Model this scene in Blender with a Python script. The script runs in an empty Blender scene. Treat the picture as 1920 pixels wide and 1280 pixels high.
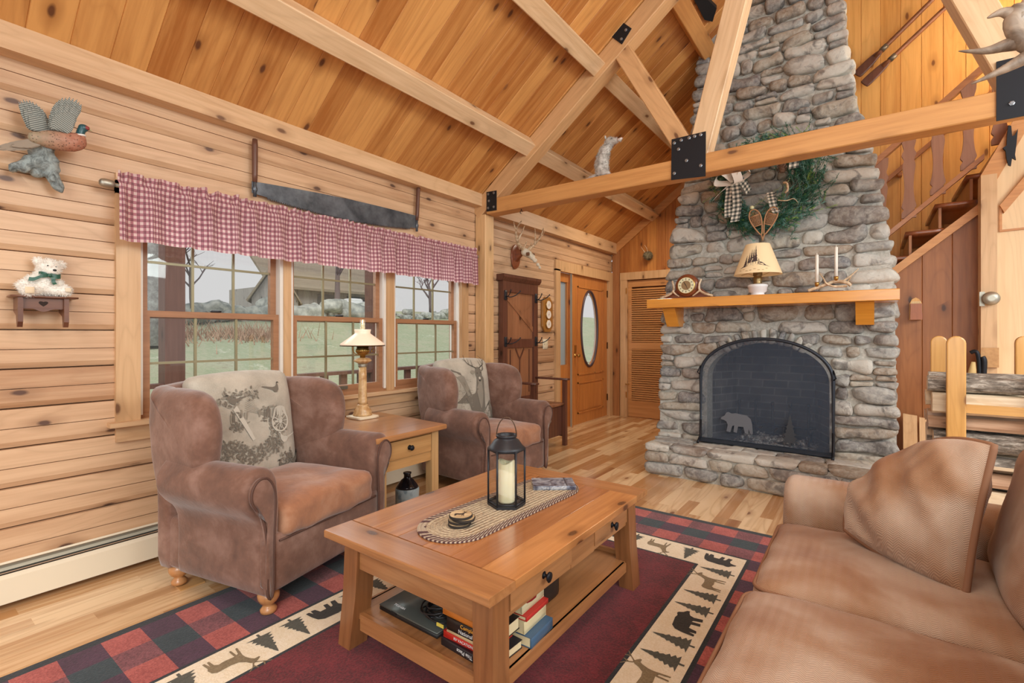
import bpy, math, random
from mathutils import Vector as V, Matrix as M, noise, Euler
sc = bpy.context.scene
COL = sc.collection
PI = math.pi
rnd = random.Random(11)
def lin(r, g, b):
    f = lambda c: (c/255/12.92) if c/255 <= .04045 else ((c/255+.055)/1.055)**2.4
    return (f(r), f(g), f(b), 1)

# ---------------------------------------------------------------- camera, view, light
cam = bpy.data.objects.new('camera', bpy.data.cameras.new('camera'))
COL.objects.link(cam); sc.camera = cam
cam.data.sensor_width = 36; cam.data.lens = 36*908/1920; cam.data.shift_y = -13/1920
cam.data.clip_start = .02; cam.data.clip_end = 200
cam.location = (3.27, 0, 1.27)
cam.rotation_euler = (PI/2, 0, math.atan(670/908))
sc.view_settings.view_transform = 'Standard'; sc.view_settings.look = 'None'
sc.view_settings.exposure = -0.14; sc.view_settings.gamma = 1; sc.view_settings.use_curve_mapping = False
w = bpy.data.worlds.new('overcast_sky'); sc.world = w; w.use_nodes = True
bg = w.node_tree.nodes['Background']
bg.inputs[0].default_value = (.78, .745, .755, 1); bg.inputs[1].default_value = 1.0
def area(name, loc, target, size, size_y, power, col):
    d = bpy.data.lights.new(name, 'AREA'); d.shape = 'RECTANGLE'; d.size = size; d.size_y = size_y
    d.energy = power; d.color = col
    o = bpy.data.objects.new(name, d); COL.objects.link(o); o.location = loc
    o.rotation_euler = (V(target)-V(loc)).to_track_quat('-Z', 'Y').to_euler()
    return o
area('window_daylight_behind', (4.6, -2.6, 2.3), (1.6, 3.6, 1.1), 3.2, 2.2, 112, (.89, .98, .97))  # added soft fill from the open side behind the camera, no known window
area('window_daylight_right', (6.3, 2.0, 3.0), (1.6, 4.0, 2.7), 3.0, 1.4, 150, (.92, .985, .97))
area('ceiling_fixture_living', (2.9, .6, 3.0), (2.4, 1.8, 0), .9, .9, 24, (1, .93, .82))  # added overhead fill to lift the seating area, no actual fixture
area('stair_lamp', (4.9, 5.7, 4.3), (3.3, 6.0, 3.0), .6, .6, 95, (1, .86, .62))  # added warm fill that brightens the stair wall, no lamp known there
area('entry_lamp', (1.2, 5.9, 2.95), (1.0, 6.0, 0), .5, .5, 26, (1, .86, .66))  # added warm fill over the entry, not an actual lamp
area('sky_light_left', (-1.3, 2.3, 2.6), (1.5, 2.3, .6), 3.4, 1.4, 75, (.93, .97, 1))
sd = bpy.data.lights.new('sun', 'SUN'); sd.energy = 2.4; sd.angle = .5; sd.color = (1, .97, .93)
so = bpy.data.objects.new('sun', sd); COL.objects.link(so); so.rotation_euler = (.5, .75, 0)

# ---------------------------------------------------------------- mesh helper
class G:
    def __init__(s): s.v = []; s.f = []; s.m = []; s.s = []; s.uv = {}; s.mi = 0; s.sm = False
    def face(s, ix, uv=None):
        if uv: s.uv[len(s.f)] = uv
        s.f.append(tuple(ix)); s.m.append(s.mi); s.s.append(s.sm)
    def add(s, vs): a = len(s.v); s.v += [tuple(p) for p in vs]; return a
    def mark(s): return len(s.v)
    def move(s, mk, fn):
        for i in range(mk, len(s.v)): s.v[i] = tuple(fn(V(s.v[i])))
        return s
    def box(s, x0, y0, z0, x1, y1, z1):
        a = s.add([(x0,y0,z0),(x1,y0,z0),(x1,y1,z0),(x0,y1,z0),(x0,y0,z1),(x1,y0,z1),(x1,y1,z1),(x0,y1,z1)])
        t = s.sm; s.sm = False
        for q in ((0,3,2,1),(4,5,6,7),(0,1,5,4),(1,2,6,5),(2,3,7,6),(3,0,4,7)): s.face([a+i for i in q])
        s.sm = t; return s
    def soft(s, c, sz, r, n=6, fn=None):
        hx, hy, hz = sz[0]/2, sz[1]/2, sz[2]/2; r = min(r, hx, hy, hz)
        idx = {}; mk = s.mark(); t = s.sm; s.sm = True
        def prm(h, k):          # param -> coordinate, denser near edges
            g = k/n*2-1; e = min(r/h, 1)
            return h*(g*(1-e)+e*math.sin(g*PI/2)) if e < 1 else h*g
        def vid(i, j, k):
            if (i,j,k) not in idx:
                p = V((prm(hx,i), prm(hy,j), prm(hz,k)))
                q = V((max(-hx+r,min(hx-r,p.x)), max(-hy+r,min(hy-r,p.y)), max(-hz+r,min(hz-r,p.z))))
                d = p-q
                if d.length > 1e-6: p = q+d.normalized()*r
                idx[(i,j,k)] = s.add([p+V(c)])
            return idx[(i,j,k)]
        for a in range(n):
            for b in range(n):
                s.face([vid(a,b,0),vid(a,b+1,0),vid(a+1,b+1,0),vid(a+1,b,0)]); s.face([vid(a,b,n),vid(a+1,b,n),vid(a+1,b+1,n),vid(a,b+1,n)])
                s.face([vid(a,0,b),vid(a+1,0,b),vid(a+1,0,b+1),vid(a,0,b+1)]); s.face([vid(a,n,b),vid(a,n,b+1),vid(a+1,n,b+1),vid(a+1,n,b)])
                s.face([vid(0,a,b),vid(0,a,b+1),vid(0,a+1,b+1),vid(0,a+1,b)]); s.face([vid(n,a,b),vid(n,a+1,b),vid(n,a+1,b+1),vid(n,a,b+1)])
        if fn: s.move(mk, fn)
        s.sm = t; return s
    def tube(s, pts, rad, n=8, closed=False, flat=1.0):
        pts = [V(p) for p in pts]; m = len(pts); t = s.sm; s.sm = True; rings = []
        up = V((0,0,1)); prev = None
        for i, p in enumerate(pts):
            a = pts[(i-1) % m] if (closed or i > 0) else p; b = pts[(i+1) % m] if (closed or i < m-1) else p
            d = (b-a).normalized() if (b-a).length > 1e-9 else V((0,0,1))
            if prev is None:
                u = d.cross(up if abs(d.z) < .9 else V((1,0,0))).normalized()
            else:
                u = (prev-d*prev.dot(d)); u = u.normalized() if u.length > 1e-6 else d.orthogonal().normalized()
            prev = u; w2 = d.cross(u); r = rad[i] if isinstance(rad, (list,tuple)) else rad
            rings.append(s.add([p+(u*math.cos(2*PI*k/n)+w2*math.sin(2*PI*k/n)*flat)*r for k in range(n)]))
        for i in range(m if closed else m-1):
            a, b = rings[i], rings[(i+1) % m]
            for k in range(n): s.face([a+k, a+(k+1)%n, b+(k+1)%n, b+k])
        if not closed:
            s.face([rings[0]+k for k in range(n)][::-1]); s.face([rings[-1]+k for k in range(n)])
        s.sm = t; return s
    def lathe(s, prof, c, n=24, smooth=True):
        t = s.sm; s.sm = smooth; c = V(c); rings = []
        for r, z in prof: rings.append(s.add([c+V((max(r,1e-4)*math.cos(2*PI*k/n), max(r,1e-4)*math.sin(2*PI*k/n), z)) for k in range(n)]))
        for a, b in zip(rings, rings[1:]):
            for k in range(n): s.face([a+k, a+(k+1)%n, b+(k+1)%n, b+k])
        s.sm = False; s.face([rings[0]+k for k in range(n)][::-1]); s.face([rings[-1]+k for k in range(n)]); s.sm = t; return s
    def grid(s, fn, nu, nv, smooth=True, closeu=False, uv=None):
        t = s.sm; s.sm = smooth; cu = nu if closeu else nu+1
        a = s.add([fn(i/nu, j/nv) for j in range(nv+1) for i in range(cu)])
        for j in range(nv):
            for i in range(nu):
                q = [(i,j),(i+1,j),(i+1,j+1),(i,j+1)]
                s.face([a+y*cu+(x % cu) for x, y in q], [uv(x/nu, y/nv) if uv else (x/nu, y/nv) for x, y in q])
        s.sm = t; return s
    def prism(s, poly, d0, d1, mp):      # poly 2-D (a,b), extruded in c, mp(a,b,c)->xyz
        n = len(poly); t = s.sm; s.sm = False
        a = s.add([mp(p[0],p[1],d0) for p in poly]); b = s.add([mp(p[0],p[1],d1) for p in poly])
        s.face([a+i for i in range(n)][::-1]); s.face([b+i for i in range(n)])
        for i in range(n): s.face([a+i, a+(i+1)%n, b+(i+1)%n, b+i])
        s.sm = t; return s
    def pill(s, poly, t, r, mp, ns=4, puff=0, smooth=True):   # rounded-edge slab from a 2-D outline
        n = len(poly); tt = s.sm; s.sm = smooth
        cx = sum(p[0] for p in poly)/n; cy = sum(p[1] for p in poly)/n
        def ring(inset, c):
            o = []
            for i in range(n):
                p0, p, p1 = V(poly[i-1][:2]), V(poly[i][:2]), V(poly[(i+1)%n][:2])
                e = (p1-p0); nn = V((e.y,-e.x)).normalized() if e.length > 1e-9 else V((0,0))
                if nn.dot(p-V((cx,cy))) < 0: nn = -nn
                q = p-nn*inset; o.append(mp(q.x, q.y, c))
            return s.add(o)
        R_ = []
        for k in range(ns+1):
            th = PI/2*k/ns; R_.append(ring(r*(1-math.sin(th)), -t/2+r*(1-math.cos(th))))
        for k in range(ns+1):
            th = PI/2*k/ns; R_.append(ring(r*(1-math.cos(th)), t/2-r*(1-math.sin(th))))
        for a, b in zip(R_, R_[1:]):
            for i in range(n): s.face([a+i, a+(i+1)%n, b+(i+1)%n, b+i])
        for e, sg in ((R_[0],-1),(R_[-1],1)):
            mids = []
            for f in (.66, .33):
                ring_ = []
                for i in range(n):
                    p = V(s.v[e+i]); cc = V(mp(cx, cy, sg*t/2)); q = cc+(p-cc)*f
                    ring_.append(q+(V(mp(cx,cy,sg*(t/2+puff)))-cc)*(1-f*f))
                mids.append(s.add(ring_))
            ch = [e]+mids
            for a, b in zip(ch, ch[1:]):
                for i in range(n): s.face([a+i, a+(i+1)%n, b+(i+1)%n, b+i])
            cv = s.add([mp(cx, cy, sg*(t/2+puff))])
            for i in range(n): s.face([mids[-1]+i, mids[-1]+(i+1)%n, cv])
        s.sm = tt; return s
    def decal(s, poly, fn):              # flat outline mapped on a surface
        from mathutils.geometry import tessellate_polygon
        a = s.add([fn(p[0], p[1]) for p in poly]); t = s.sm; s.sm = False
        for tri in tessellate_polygon([[V((p[0],p[1],0)) for p in poly]]): s.face([a+i for i in tri])
        s.sm = t; return s
    def shift(s, d):
        s.v = [(p[0]+d[0], p[1]+d[1], p[2]+d[2]) for p in s.v]; return s

def cr(pts, sub=4, closed=True):         # Catmull-Rom smoothing of an outline / path
    n = len(pts); P = [V(p) for p in pts]; o = []
    for i in range(n if closed else n-1):
        g = lambda k: P[k % n] if closed else P[max(0,min(n-1,k))]
        p0,p1,p2,p3 = g(i-1),g(i),g(i+1),g(i+2)
        for k in range(sub):
            t = k/sub; o.append(.5*((2*p1)+(p2-p0)*t+(2*p0-5*p1+4*p2-p3)*t*t+(3*p1-p0-3*p2+p3)*t**3))
    if not closed: o.append(P[-1])
    return o

ORG = {}
def obj(name, g, mats, parent=None, local=False, loc=None, mods=None):
    """one mesh object; vertices are given in world space unless local=True"""
    me = bpy.data.meshes.new(name)
    vs = g.v
    org = V(loc) if loc is not None else V((0,0,0))
    if parent is not None and not local:
        inv = parent.get('_m'); L = V(ORG.get(parent.name, (0,0,0)))
        vs = [V(p)-L for p in vs]
    elif loc is not None and not local:
        vs = [V(p)-org for p in vs]
    me.from_pydata([tuple(p) for p in vs], [], g.f)
    if not isinstance(mats, (list,tuple)): mats = [mats]
    for m_ in mats: me.materials.append(m_)
    me.polygons.foreach_set('material_index', g.m); me.polygons.foreach_set('use_smooth', g.s)
    if g.uv:
        ul = me.uv_layers.new(name='UVMap'); 
        for fi, uvs in g.uv.items():
            p = me.polygons[fi]
            for li, q in zip(p.loop_indices, uvs): ul.data[li].uv = q
    import bmesh
    bm = bmesh.new(); bm.from_mesh(me); bmesh.ops.recalc_face_normals(bm, faces=bm.faces); bm.to_mesh(me); bm.free()
    me.update()
    o = bpy.data.objects.new(name, me); COL.objects.link(o)
    if parent is not None: o.parent = parent; ORG[o.name] = tuple(V(ORG.get(parent.name,(0,0,0)))) if not local else (0,0,0)
    elif loc is not None: o.location = loc; ORG[o.name] = tuple(loc) if not local else (0,0,0)
    return o
def tag(o, label, cat, group=None, kind=None):
    if label: o['label'] = label
    if cat: o['category'] = cat
    if group: o['group'] = group
    if kind: o['kind'] = kind
    return o
def thing(name, label, cat, loc=(0,0,0), rz=0, group=None, world=False):
    o = bpy.data.objects.new(name, None); COL.objects.link(o); o.empty_display_size = .05
    o.location = loc; o.rotation_euler = (0,0,rz); ORG[o.name] = tuple(loc) if world else (0,0,0)
    return tag(o, label, cat, group)
def struct(name, g, m): o = obj(name, g, m); o['kind'] = 'structure'; return o
def weld(o, ang=None):
    return o
def dup(root, loc=None, rz=None, label=None, group=None):
    r = root.copy(); COL.objects.link(r)
    if loc is not None: r.location = loc
    if rz is not None: r.rotation_euler = (0,0,rz)
    if label: r['label'] = label
    if group: r['group'] = group
    def rec(a, b):
        for ch in list(a.children):
            c = ch.copy(); COL.objects.link(c); c.parent = b; rec(ch, c)
    rec(root, r); return r
def text(s, size, mat, parent, mtx, name='lettering', ext=.0006):
    cu = bpy.data.curves.new(name, 'FONT'); cu.body = s; cu.size = size; cu.extrude = ext; cu.align_x = 'CENTER'; cu.align_y = 'CENTER'; cu.resolution_u = 3
    o = bpy.data.objects.new('tmp', cu); COL.objects.link(o)
    dg = bpy.context.evaluated_depsgraph_get(); me = bpy.data.meshes.new_from_object(o.evaluated_get(dg))
    bpy.data.objects.remove(o); bpy.data.curves.remove(cu)
    me.materials.clear(); me.materials.append(mat)
    r = bpy.data.objects.new(name, me); COL.objects.link(r); r.parent = parent; r.matrix_local = mtx
    return r
def meta(balls, res=.02, th=.3):
    """balls: (co, radius) or (co, radius, (sx,sy,sz)[, euler]) -> list verts, faces of one continuous skin"""
    mb = bpy.data.metaballs.new('mb'); mb.resolution = res; mb.render_resolution = res; mb.threshold = th
    for b in balls:
        e = mb.elements.new(type='ELLIPSOID' if len(b) > 2 else 'BALL'); e.co = b[0]; e.radius = b[1]*1.35
        if len(b) > 2: m_ = max(b[2]); e.size_x, e.size_y, e.size_z = [q for q in b[2]]
        if len(b) > 3: e.rotation = Euler(b[3]).to_quaternion()
    o = bpy.data.objects.new('mbtmp%d' % rnd.randint(0, 10**6), mb); COL.objects.link(o)
    dg = bpy.context.evaluated_depsgraph_get(); me = bpy.data.meshes.new_from_object(o.evaluated_get(dg))
    g = G(); g.sm = True; g.add([v.co for v in me.vertices])
    for p in me.polygons: g.face(p.vertices)
    bpy.data.objects.remove(o); bpy.data.metaballs.remove(mb); bpy.data.meshes.remove(me)
    return g
def fuzz(g, n, L, wd, seed=1, lean=V((0,0,-.3))):
    r = random.Random(seed); fs = list(range(len(g.f)))
    for k in range(n):
        f = g.f[r.choice(fs)]; a, b, c = [V(g.v[i]) for i in f[:3]]
        nn = (b-a).cross(c-a)
        if nn.length < 1e-12: continue
        nn.normalize(); u, v_ = r.random(), r.random()
        if u+v_ > 1: u, v_ = 1-u, 1-v_
        p = a+(b-a)*u+(c-a)*v_; d = (nn+V((r.uniform(-.6,.6),r.uniform(-.6,.6),r.uniform(-.6,.6)))+lean).normalized()
        t = nn.orthogonal().normalized(); t.rotate(Euler((0,0,r.random()*6)))
        i = g.add([p-t*wd-nn*.003, p+t*wd-nn*.003, p+d*L*r.uniform(.6,1.2)]); g.face([i,i+1,i+2])
    return g

# ---------------------------------------------------------------- node helper
class NT:
    def __init__(s, name, rough=.5, **kw):
        s.mat = bpy.data.materials.new(name); s.mat.use_nodes = True; s.nt = s.mat.node_tree
        s.b = s.nt.nodes['Principled BSDF']; s.b.inputs['Roughness'].default_value = rough
        for k, v_ in kw.items(): s.b.inputs[k.replace('_',' ')].default_value = v_
    def n(s, t, props=None, ins=None):
        x = s.nt.nodes.new(t)
        for k, v_ in (props or {}).items(): setattr(x, k, v_)
        for k, v_ in (ins or {}).items(): s.put(x.inputs[k], v_)
        return x
    def put(s, inp, v_):
        if isinstance(v_, bpy.types.NodeSocket): s.nt.links.new(v_, inp)
        else: inp.default_value = v_
    def ma(s, op, a, b=0.0, c=0.0):
        x = s.nt.nodes.new('ShaderNodeMath'); x.operation = op
        for i, v_ in enumerate((a,b,c)): s.put(x.inputs[i], v_)
        return x.outputs[0]
    def xyz(s, x, y, z): return s.n('ShaderNodeCombineXYZ', None, {0:x,1:y,2:z}).outputs[0]
    def sep(s, v_): x = s.n('ShaderNodeSeparateXYZ', None, {0:v_}); return x.outputs[0], x.outputs[1], x.outputs[2]
    def obc(s): return s.n('ShaderNodeTexCoord').outputs['Object']
    def uvc(s): return s.n('ShaderNodeTexCoord').outputs['UV']
    def noise(s, v_, sc_=5, de=3, ro=.55, di=0): return s.n('ShaderNodeTexNoise', None, {'Vector':v_,'Scale':sc_,'Detail':de,'Roughness':ro,'Distortion':di}).outputs[0]
    def vor(s, v_, sc_=5, out='Distance', feat='F1'): return s.n('ShaderNodeTexVoronoi', {'feature':feat}, {'Vector':v_,'Scale':sc_}).outputs[out]
    def mix(s, f, a, b, mode='MIX'):
        x = s.n('ShaderNodeMix', {'data_type':'RGBA','blend_type':mode}); s.put(x.inputs[0], f)
        s.put(x.inputs[6], a); s.put(x.inputs[7], b); return x.outputs[2]
    def ramp(s, f, st):
        x = s.n('ShaderNodeValToRGB', None, {0:f}); e = x.color_ramp.elements
        while len(e) < len(st): e.new(.5)
        for i, (p, c) in enumerate(st): e[i].position = p; e[i].color = c
        return x.outputs[0]
    def rng(s, f, a, b, c, d): return s.n('ShaderNodeMapRange', {'clamp':True}, {0:f,1:a,2:b,3:c,4:d}).outputs[0]
    def col(s, c): s.put(s.b.inputs['Base Color'], c)
    def bump(s, h, st=.3, dist=.01):
        x = s.n('ShaderNodeBump', None, {'Strength':st,'Distance':dist,'Height':h}); s.nt.links.new(x.outputs[0], s.b.inputs['Normal'])
def flat(name, c, rough=.5, metal=0, **kw): m = NT(name, rough, Metallic=metal, **kw); m.col(c); return m.mat
def mul(c, k): return (c[0]*k, c[1]*k, c[2]*k, 1)
def wood(name, c1, c2, ax=0, pl=None, plen=None, rough=.42, var=.5, knot=.5, dark=None, bump=.15, coat=0.0, fine=1.0, ring=.35, kscale=1.0, extra=None, slope=False):
    m = NT(name, rough); m.b.inputs['Coat Weight'].default_value = coat; m.b.inputs['Coat Roughness'].default_value = .18
    o = m.obc(); c = m.sep(o)
    if slope: c = (m.ma('ADD', m.ma('MULTIPLY', c[0], .8), m.ma('MULTIPLY', c[2], .6)), c[1], m.ma('SUBTRACT', m.ma('MULTIPLY', c[2], .8), m.ma('MULTIPLY', c[0], .6)))
    al = c[ax]; ot = [c[i] for i in range(3) if i != ax]
    rid = m.n('ShaderNodeObjectInfo').outputs['Random']
    if pl:
        row = m.ma('FLOOR', m.ma('DIVIDE', m.ma('SUBTRACT', c[pl[0]], pl[2]), pl[1]))
        if plen:
            ro = m.n('ShaderNodeTexWhiteNoise', {'noise_dimensions':'1D'}, {'W':row}).outputs[0]
            seg = m.ma('FLOOR', m.ma('ADD', m.ma('DIVIDE', al, plen), m.ma('MULTIPLY', ro, 17.0)))
        else: seg = 0.0
        idv = m.xyz(row, seg, rid)
    else: idv = m.xyz(rid, m.ma('MULTIPLY', rid, 31.7), 0.0)
    wn = m.n('ShaderNodeTexWhiteNoise', {'noise_dimensions':'3D'}, {'Vector':idv}); rv = wn.outputs[0]; rc = wn.outputs[1]
    r2 = m.sep(rc)[1]
    sh = m.ma('MULTIPLY', rv, 37.0)
    v1 = m.xyz(m.ma('ADD', m.ma('MULTIPLY', al, 1.6*fine), sh), m.ma('MULTIPLY', ot[0], 34.0*fine), m.ma('MULTIPLY', ot[1], 34.0*fine))
    v2 = m.xyz(m.ma('ADD', m.ma('MULTIPLY', al, .55), sh), m.ma('MULTIPLY', ot[0], 4.2), m.ma('ADD', m.ma('MULTIPLY', ot[1], 4.2), sh))
    n1 = m.noise(v1, 1, 4, .6); n2 = m.noise(v2, 1, 2, .5, .3)
    rg = m.ma('POWER', m.ma('SUBTRACT', 1.0, m.ma('ABSOLUTE', m.ma('SINE', m.ma('MULTIPLY', n2, 40.0)))), 2.2)
    f = m.ma('ADD', m.ma('MULTIPLY', m.ma('SUBTRACT', n1, .5), 1.15), .52)
    f = m.ma('ADD', f, m.ma('MULTIPLY', m.ma('SUBTRACT', rv, .5), var))
    f = m.ma('ADD', f, m.ma('MULTIPLY', m.ma('SUBTRACT', m.noise(v2, .7, 2), .5), .45))
    dk = dark or mul(c2, .35)
    cc = m.ramp(f, [(.12, c2), (.5, tuple((c1[i]*.6+c2[i]*.4) for i in range(3))+(1,)), (.85, c1)])
    if extra: cc = m.mix(m.rng(r2, .78, .8, 0, 1), cc, m.mix(m.rng(n2, .3, .7, 0, 1), extra[0], extra[1]))
    cc = m.mix(m.ma('MULTIPLY', rg, ring*.62), cc, mul(c2, .78)); h = n1
    if knot > 0:
        vk = m.xyz(m.ma('ADD', m.ma('MULTIPLY', al, 2.3*kscale), sh), m.ma('MULTIPLY', m.ma('ADD', ot[0], ot[1]), 5.0*kscale), 0.0)
        vk = m.n('ShaderNodeVectorMath', {'operation':'ADD'}, {0:vk, 1:m.n('ShaderNodeVectorMath', {'operation':'SCALE'}, {0:m.n('ShaderNodeTexNoise', None, {'Vector':o,'Scale':8.0}).outputs[1],'Scale':.10}).outputs[0]}).outputs[0]
        vn = m.n('ShaderNodeTexVoronoi', {'voronoi_dimensions':'2D'}, {'Vector':vk,'Scale':1.0}); d = vn.outputs['Distance']; pr = m.sep(vn.outputs['Color'])[0]
        on = m.rng(pr, 1-knot-.01, 1-knot+.01, 0, 1)
        k1 = m.ma('MULTIPLY', m.rng(d, .045, .085, 1, 0), on); k2 = m.ma('MULTIPLY', m.rng(d, .07, .26, .6, 0), on)
        cc = m.mix(k2, cc, mul(c2, .72)); cc = m.mix(m.ma('MULTIPLY', k1, .85), cc, dk)
    m.col(cc)
    if bump: m.bump(h, bump, .004)
    return m.mat

W_WALL = wood('log_siding_pine', lin(218,182,146), lin(178,134,98), 1, (2,.188,.165), None, .45, .55, .55, lin(70,44,40), kscale=1.05)
W_CEIL = wood('ceiling_pine', lin(218,160,94), lin(172,108,52), 0, (1,.157,0.0), None, .42, .6, .36, lin(78,38,26), kscale=.95, slope=True)
W_BACK = wood('gable_board_pine', lin(206,140,72), lin(160,94,42), 2, (0,.142,0.0), None, .42, .5, .35, lin(84,44,22))
W_STAIR = wood('stair_wall_pine', lin(236,182,108), lin(204,142,70), 2, (0,.16,0.0), None, .42, .35, .35, lin(110,60,30))
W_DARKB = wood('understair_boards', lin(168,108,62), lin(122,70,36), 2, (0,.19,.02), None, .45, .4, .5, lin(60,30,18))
W_BEAM = wood('beam_pine', lin(232,202,164), lin(202,164,122), 0, None, None, .45, .25, .4, lin(96,58,36))
W_BEAMM = wood('beam_pine_tan', lin(220,176,128), lin(186,140,94), 0, None, None, .45, .25, .4, lin(96,58,36))
W_BEAMY = wood('beam_pine_honey', lin(218,162,100), lin(184,126,70), 0, None, None, .45, .25, .4, lin(96,58,36))
W_TRIMZ = wood('trim_pine_upright', lin(218,180,136), lin(186,142,98), 2, None, None, .42, .3, .35, lin(96,58,36))
W_TRIMY = wood('trim_pine_level', lin(222,186,146), lin(190,146,104), 1, None, None, .42, .3, .25, lin(96,58,36))
W_TRIMX = wood('trim_pine_cross', lin(214,156,98), lin(180,116,64), 0, None, None, .42, .3, .25, lin(96,58,36))
W_SASH = wood('sash_wood', lin(176,128,92), lin(146,100,68), 1, None, None, .45, .1, 0)
W_FLOOR = wood('hickory_floor', lin(236,206,164), lin(190,142,94), 1, (0,.083,0.0), .92, .22, 1.0, .12, lin(120,70,40), .05, .35, ring=.55, extra=(lin(150,98,58), lin(226,188,138)))
W_OAK = wood('antique_oak', lin(190,134,86), lin(138,90,52), 1, (0,.11,0.03), None, .28, .3, .12, lin(74,40,20), .25, .5)
W_OAKX = wood('antique_oak_cross', lin(188,132,84), lin(140,92,52), 0, None, None, .26, .15, .1, lin(74,40,20), .25, .4)
W_OAKZ = wood('antique_oak_upright', lin(162,108,66), lin(112,70,40), 2, None, None, .36, .15, .1, lin(74,40,20), .25, .2)
W_OAKL = wood('light_oak_upright', lin(202,162,112), lin(168,124,78), 2, None, None, .4, .15, .1, lin(94,60,34), .2)
W_OAKLX = wood('light_oak_cross', lin(206,160,104), lin(170,122,72), 1, None, None, .4, .15, .1, lin(94,60,34), .2)
W_DARK = wood('dark_stained_wood', lin(116,74,58), lin(74,44,36), 2, None, None, .35, .15, .15, lin(30,14,10), .15, .2)
W_DARKM = wood('mid_stained_wood', lin(168,116,82), lin(124,80,54), 2, (1,.11,0), None, .4, .25, .2, lin(46,24,16), .15)
W_MANTEL = wood('honey_mantel', lin(234,162,64), lin(206,132,44), 0, None, None, .22, .15, .3, lin(104,56,22), .08, .5)
W_DOOR = wood('oak_door', lin(212,142,76), lin(174,104,48), 2, None, None, .35, .15, .12, lin(84,46,22), .15, .2)
W_LOUV = wood('louver_door_pine', lin(214,158,102), lin(184,126,74), 0, None, None, .42, .15, .05, lin(94,56,32), .1)
W_TURN = wood('turned_maple_leg', lin(206,150,98), lin(170,112,66), 2, None, None, .3, .15, 0, None, .05, .3)
IRON = flat('black_iron', lin(38,40,46), .5, .6)
IRONM = flat('matte_black_metal', lin(46,48,54), .42, .3)
STEEL = flat('bolt_steel', lin(150,155,162), .35, .9)
BRASS = flat('brass', lin(190,150,84), .3, .9)
NICK = flat('brushed_nickel', lin(170,164,150), .42, .8)
WHITE = flat('white_vinyl', lin(232,228,220), .4)
CREAM = flat('cream_paint', lin(226,214,190), .45)
BLACK = flat('black', lin(22,22,24), .5)
PAPER = flat('page_paper', lin(232,218,178), .8)
def glass(name, tint=(1,1,1,1), refl=.07):
    m = bpy.data.materials.new(name); m.use_nodes = True; nt = m.node_tree; nt.nodes.clear()
    o = nt.nodes.new('ShaderNodeOutputMaterial'); t = nt.nodes.new('ShaderNodeBsdfTransparent'); g_ = nt.nodes.new('ShaderNodeBsdfGlossy')
    t.inputs[0].default_value = tint; g_.inputs['Roughness'].default_value = .02
    x = nt.nodes.new('ShaderNodeMixShader'); x.inputs[0].default_value = refl
    nt.links.new(t.outputs[0], x.inputs[1]); nt.links.new(g_.outputs[0], x.inputs[2]); nt.links.new(x.outputs[0], o.inputs[0]); return m
GLASS = glass('window_glass', (.97,.99,.98,1), .035)
LGLASS = glass('lantern_glass', (.95,.97,.97,1), .08)

# ---------------------------------------------------------------- room shell
ZC0, MC = 2.625, .75                      # ceiling plane z = ZC0 + MC x
RX = 3.05; RZ = ZC0+MC*RX; MR = .35
YF = 7.1
def wallprof(z):
    p = .188; z0 = .165
    a = (z-z0)/p; k = a-math.floor(a)
    d = min(k, 1-k)*p
    x = 0
    if k*p < .004: x = -.055
    elif k*p < .03: x = -.018*(1-k*p/.03)          # chamfer above each course joint
    elif (1-k)*p < .003: x = -.055
    dm = abs(k-.5)*p
    if dm < .0018: x = -.014
    return x
def wallstrip(g, y0, y1, z0, z1):
    zs = {z0, z1}; p = .188
    for i in range(-2, 20):
        b = .165+p*i
        for q in (b-.0031, b-.0029, b+.0039, b+.0041, b+.0301, b+p/2-.0019, b+p/2-.0017, b+p/2+.0017, b+p/2+.0019): 
            if z0 < q < z1: zs.add(q)
    zs = sorted(zs)
    a = g.add([(wallprof(z), y, z) for z in zs for y in (y0, y1)])
    for i in range(len(zs)-1): g.face([a+2*i, a+2*i+1, a+2*i+3, a+2*i+2])
g = G()
WZ0, WZ1 = .80, 2.06
for y0, y1, z0, z1 in ((-2.5,.9,0,2.64),(.9,3.61,0,WZ0),(.9,3.61,WZ1,2.64),(3.61,5.46,0,2.64),(5.46,7.0,2.12,2.64),(7.0,7.1,0,2.64)):
    wallstrip(g, y0, y1, z0, z1)
g.box(-.16,-2.5,0,-.14,.9,2.7); g.box(-.16,3.61,0,-.14,5.46,2.7); g.box(-.16,.9,0,-.14,3.61,WZ0-.01); g.box(-.16,.9,WZ1+.01,-.14,3.61,2.7); g.box(-.16,5.46,2.13,-.14,7.2,2.7)
struct('wall_left', g, W_WALL)
g = G(); g.box(-.16,-2.5,-.06,6.5,7.2,0); struct('floor', g, W_FLOOR)
# ceiling boards: V-jointed, running up the slope
g = G(); n = int(9.7/.157)
ys = []
for i in range(n+2):
    y = -2.5+.157*i-.0; y = math.floor(-2.5/.157)*.157+.157*i; ys += [(y-.004, .0), (y, .006), (y+.004, 0)]
ys = [q for q in ys if q[0] < 7.15]
for (xa, xb) in ((-.35, RX),):
    a = g.add([(x-d*0, y, ZC0+MC*x+d) for y, d in ys for x in (xa, xb)])
    for i in range(len(ys)-1): g.face([a+2*i, a+2*i+2, a+2*i+3, a+2*i+1])
g.box(-.35,-2.5,ZC0+MC*-.35+.1,-.34,7.2,ZC0+MC*-.35+.12)
struct('ceiling', g, W_CEIL)
g = G(); a = g.add([(RX,-2.5,RZ),(RX,7.15,RZ),(6.6,7.15,RZ-MR*3.55),(6.6,-2.5,RZ-MR*3.55)]); g.face([a,a+3,a+2,a+1])
struct('ceiling_right_slope', g, W_CEIL)
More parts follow.
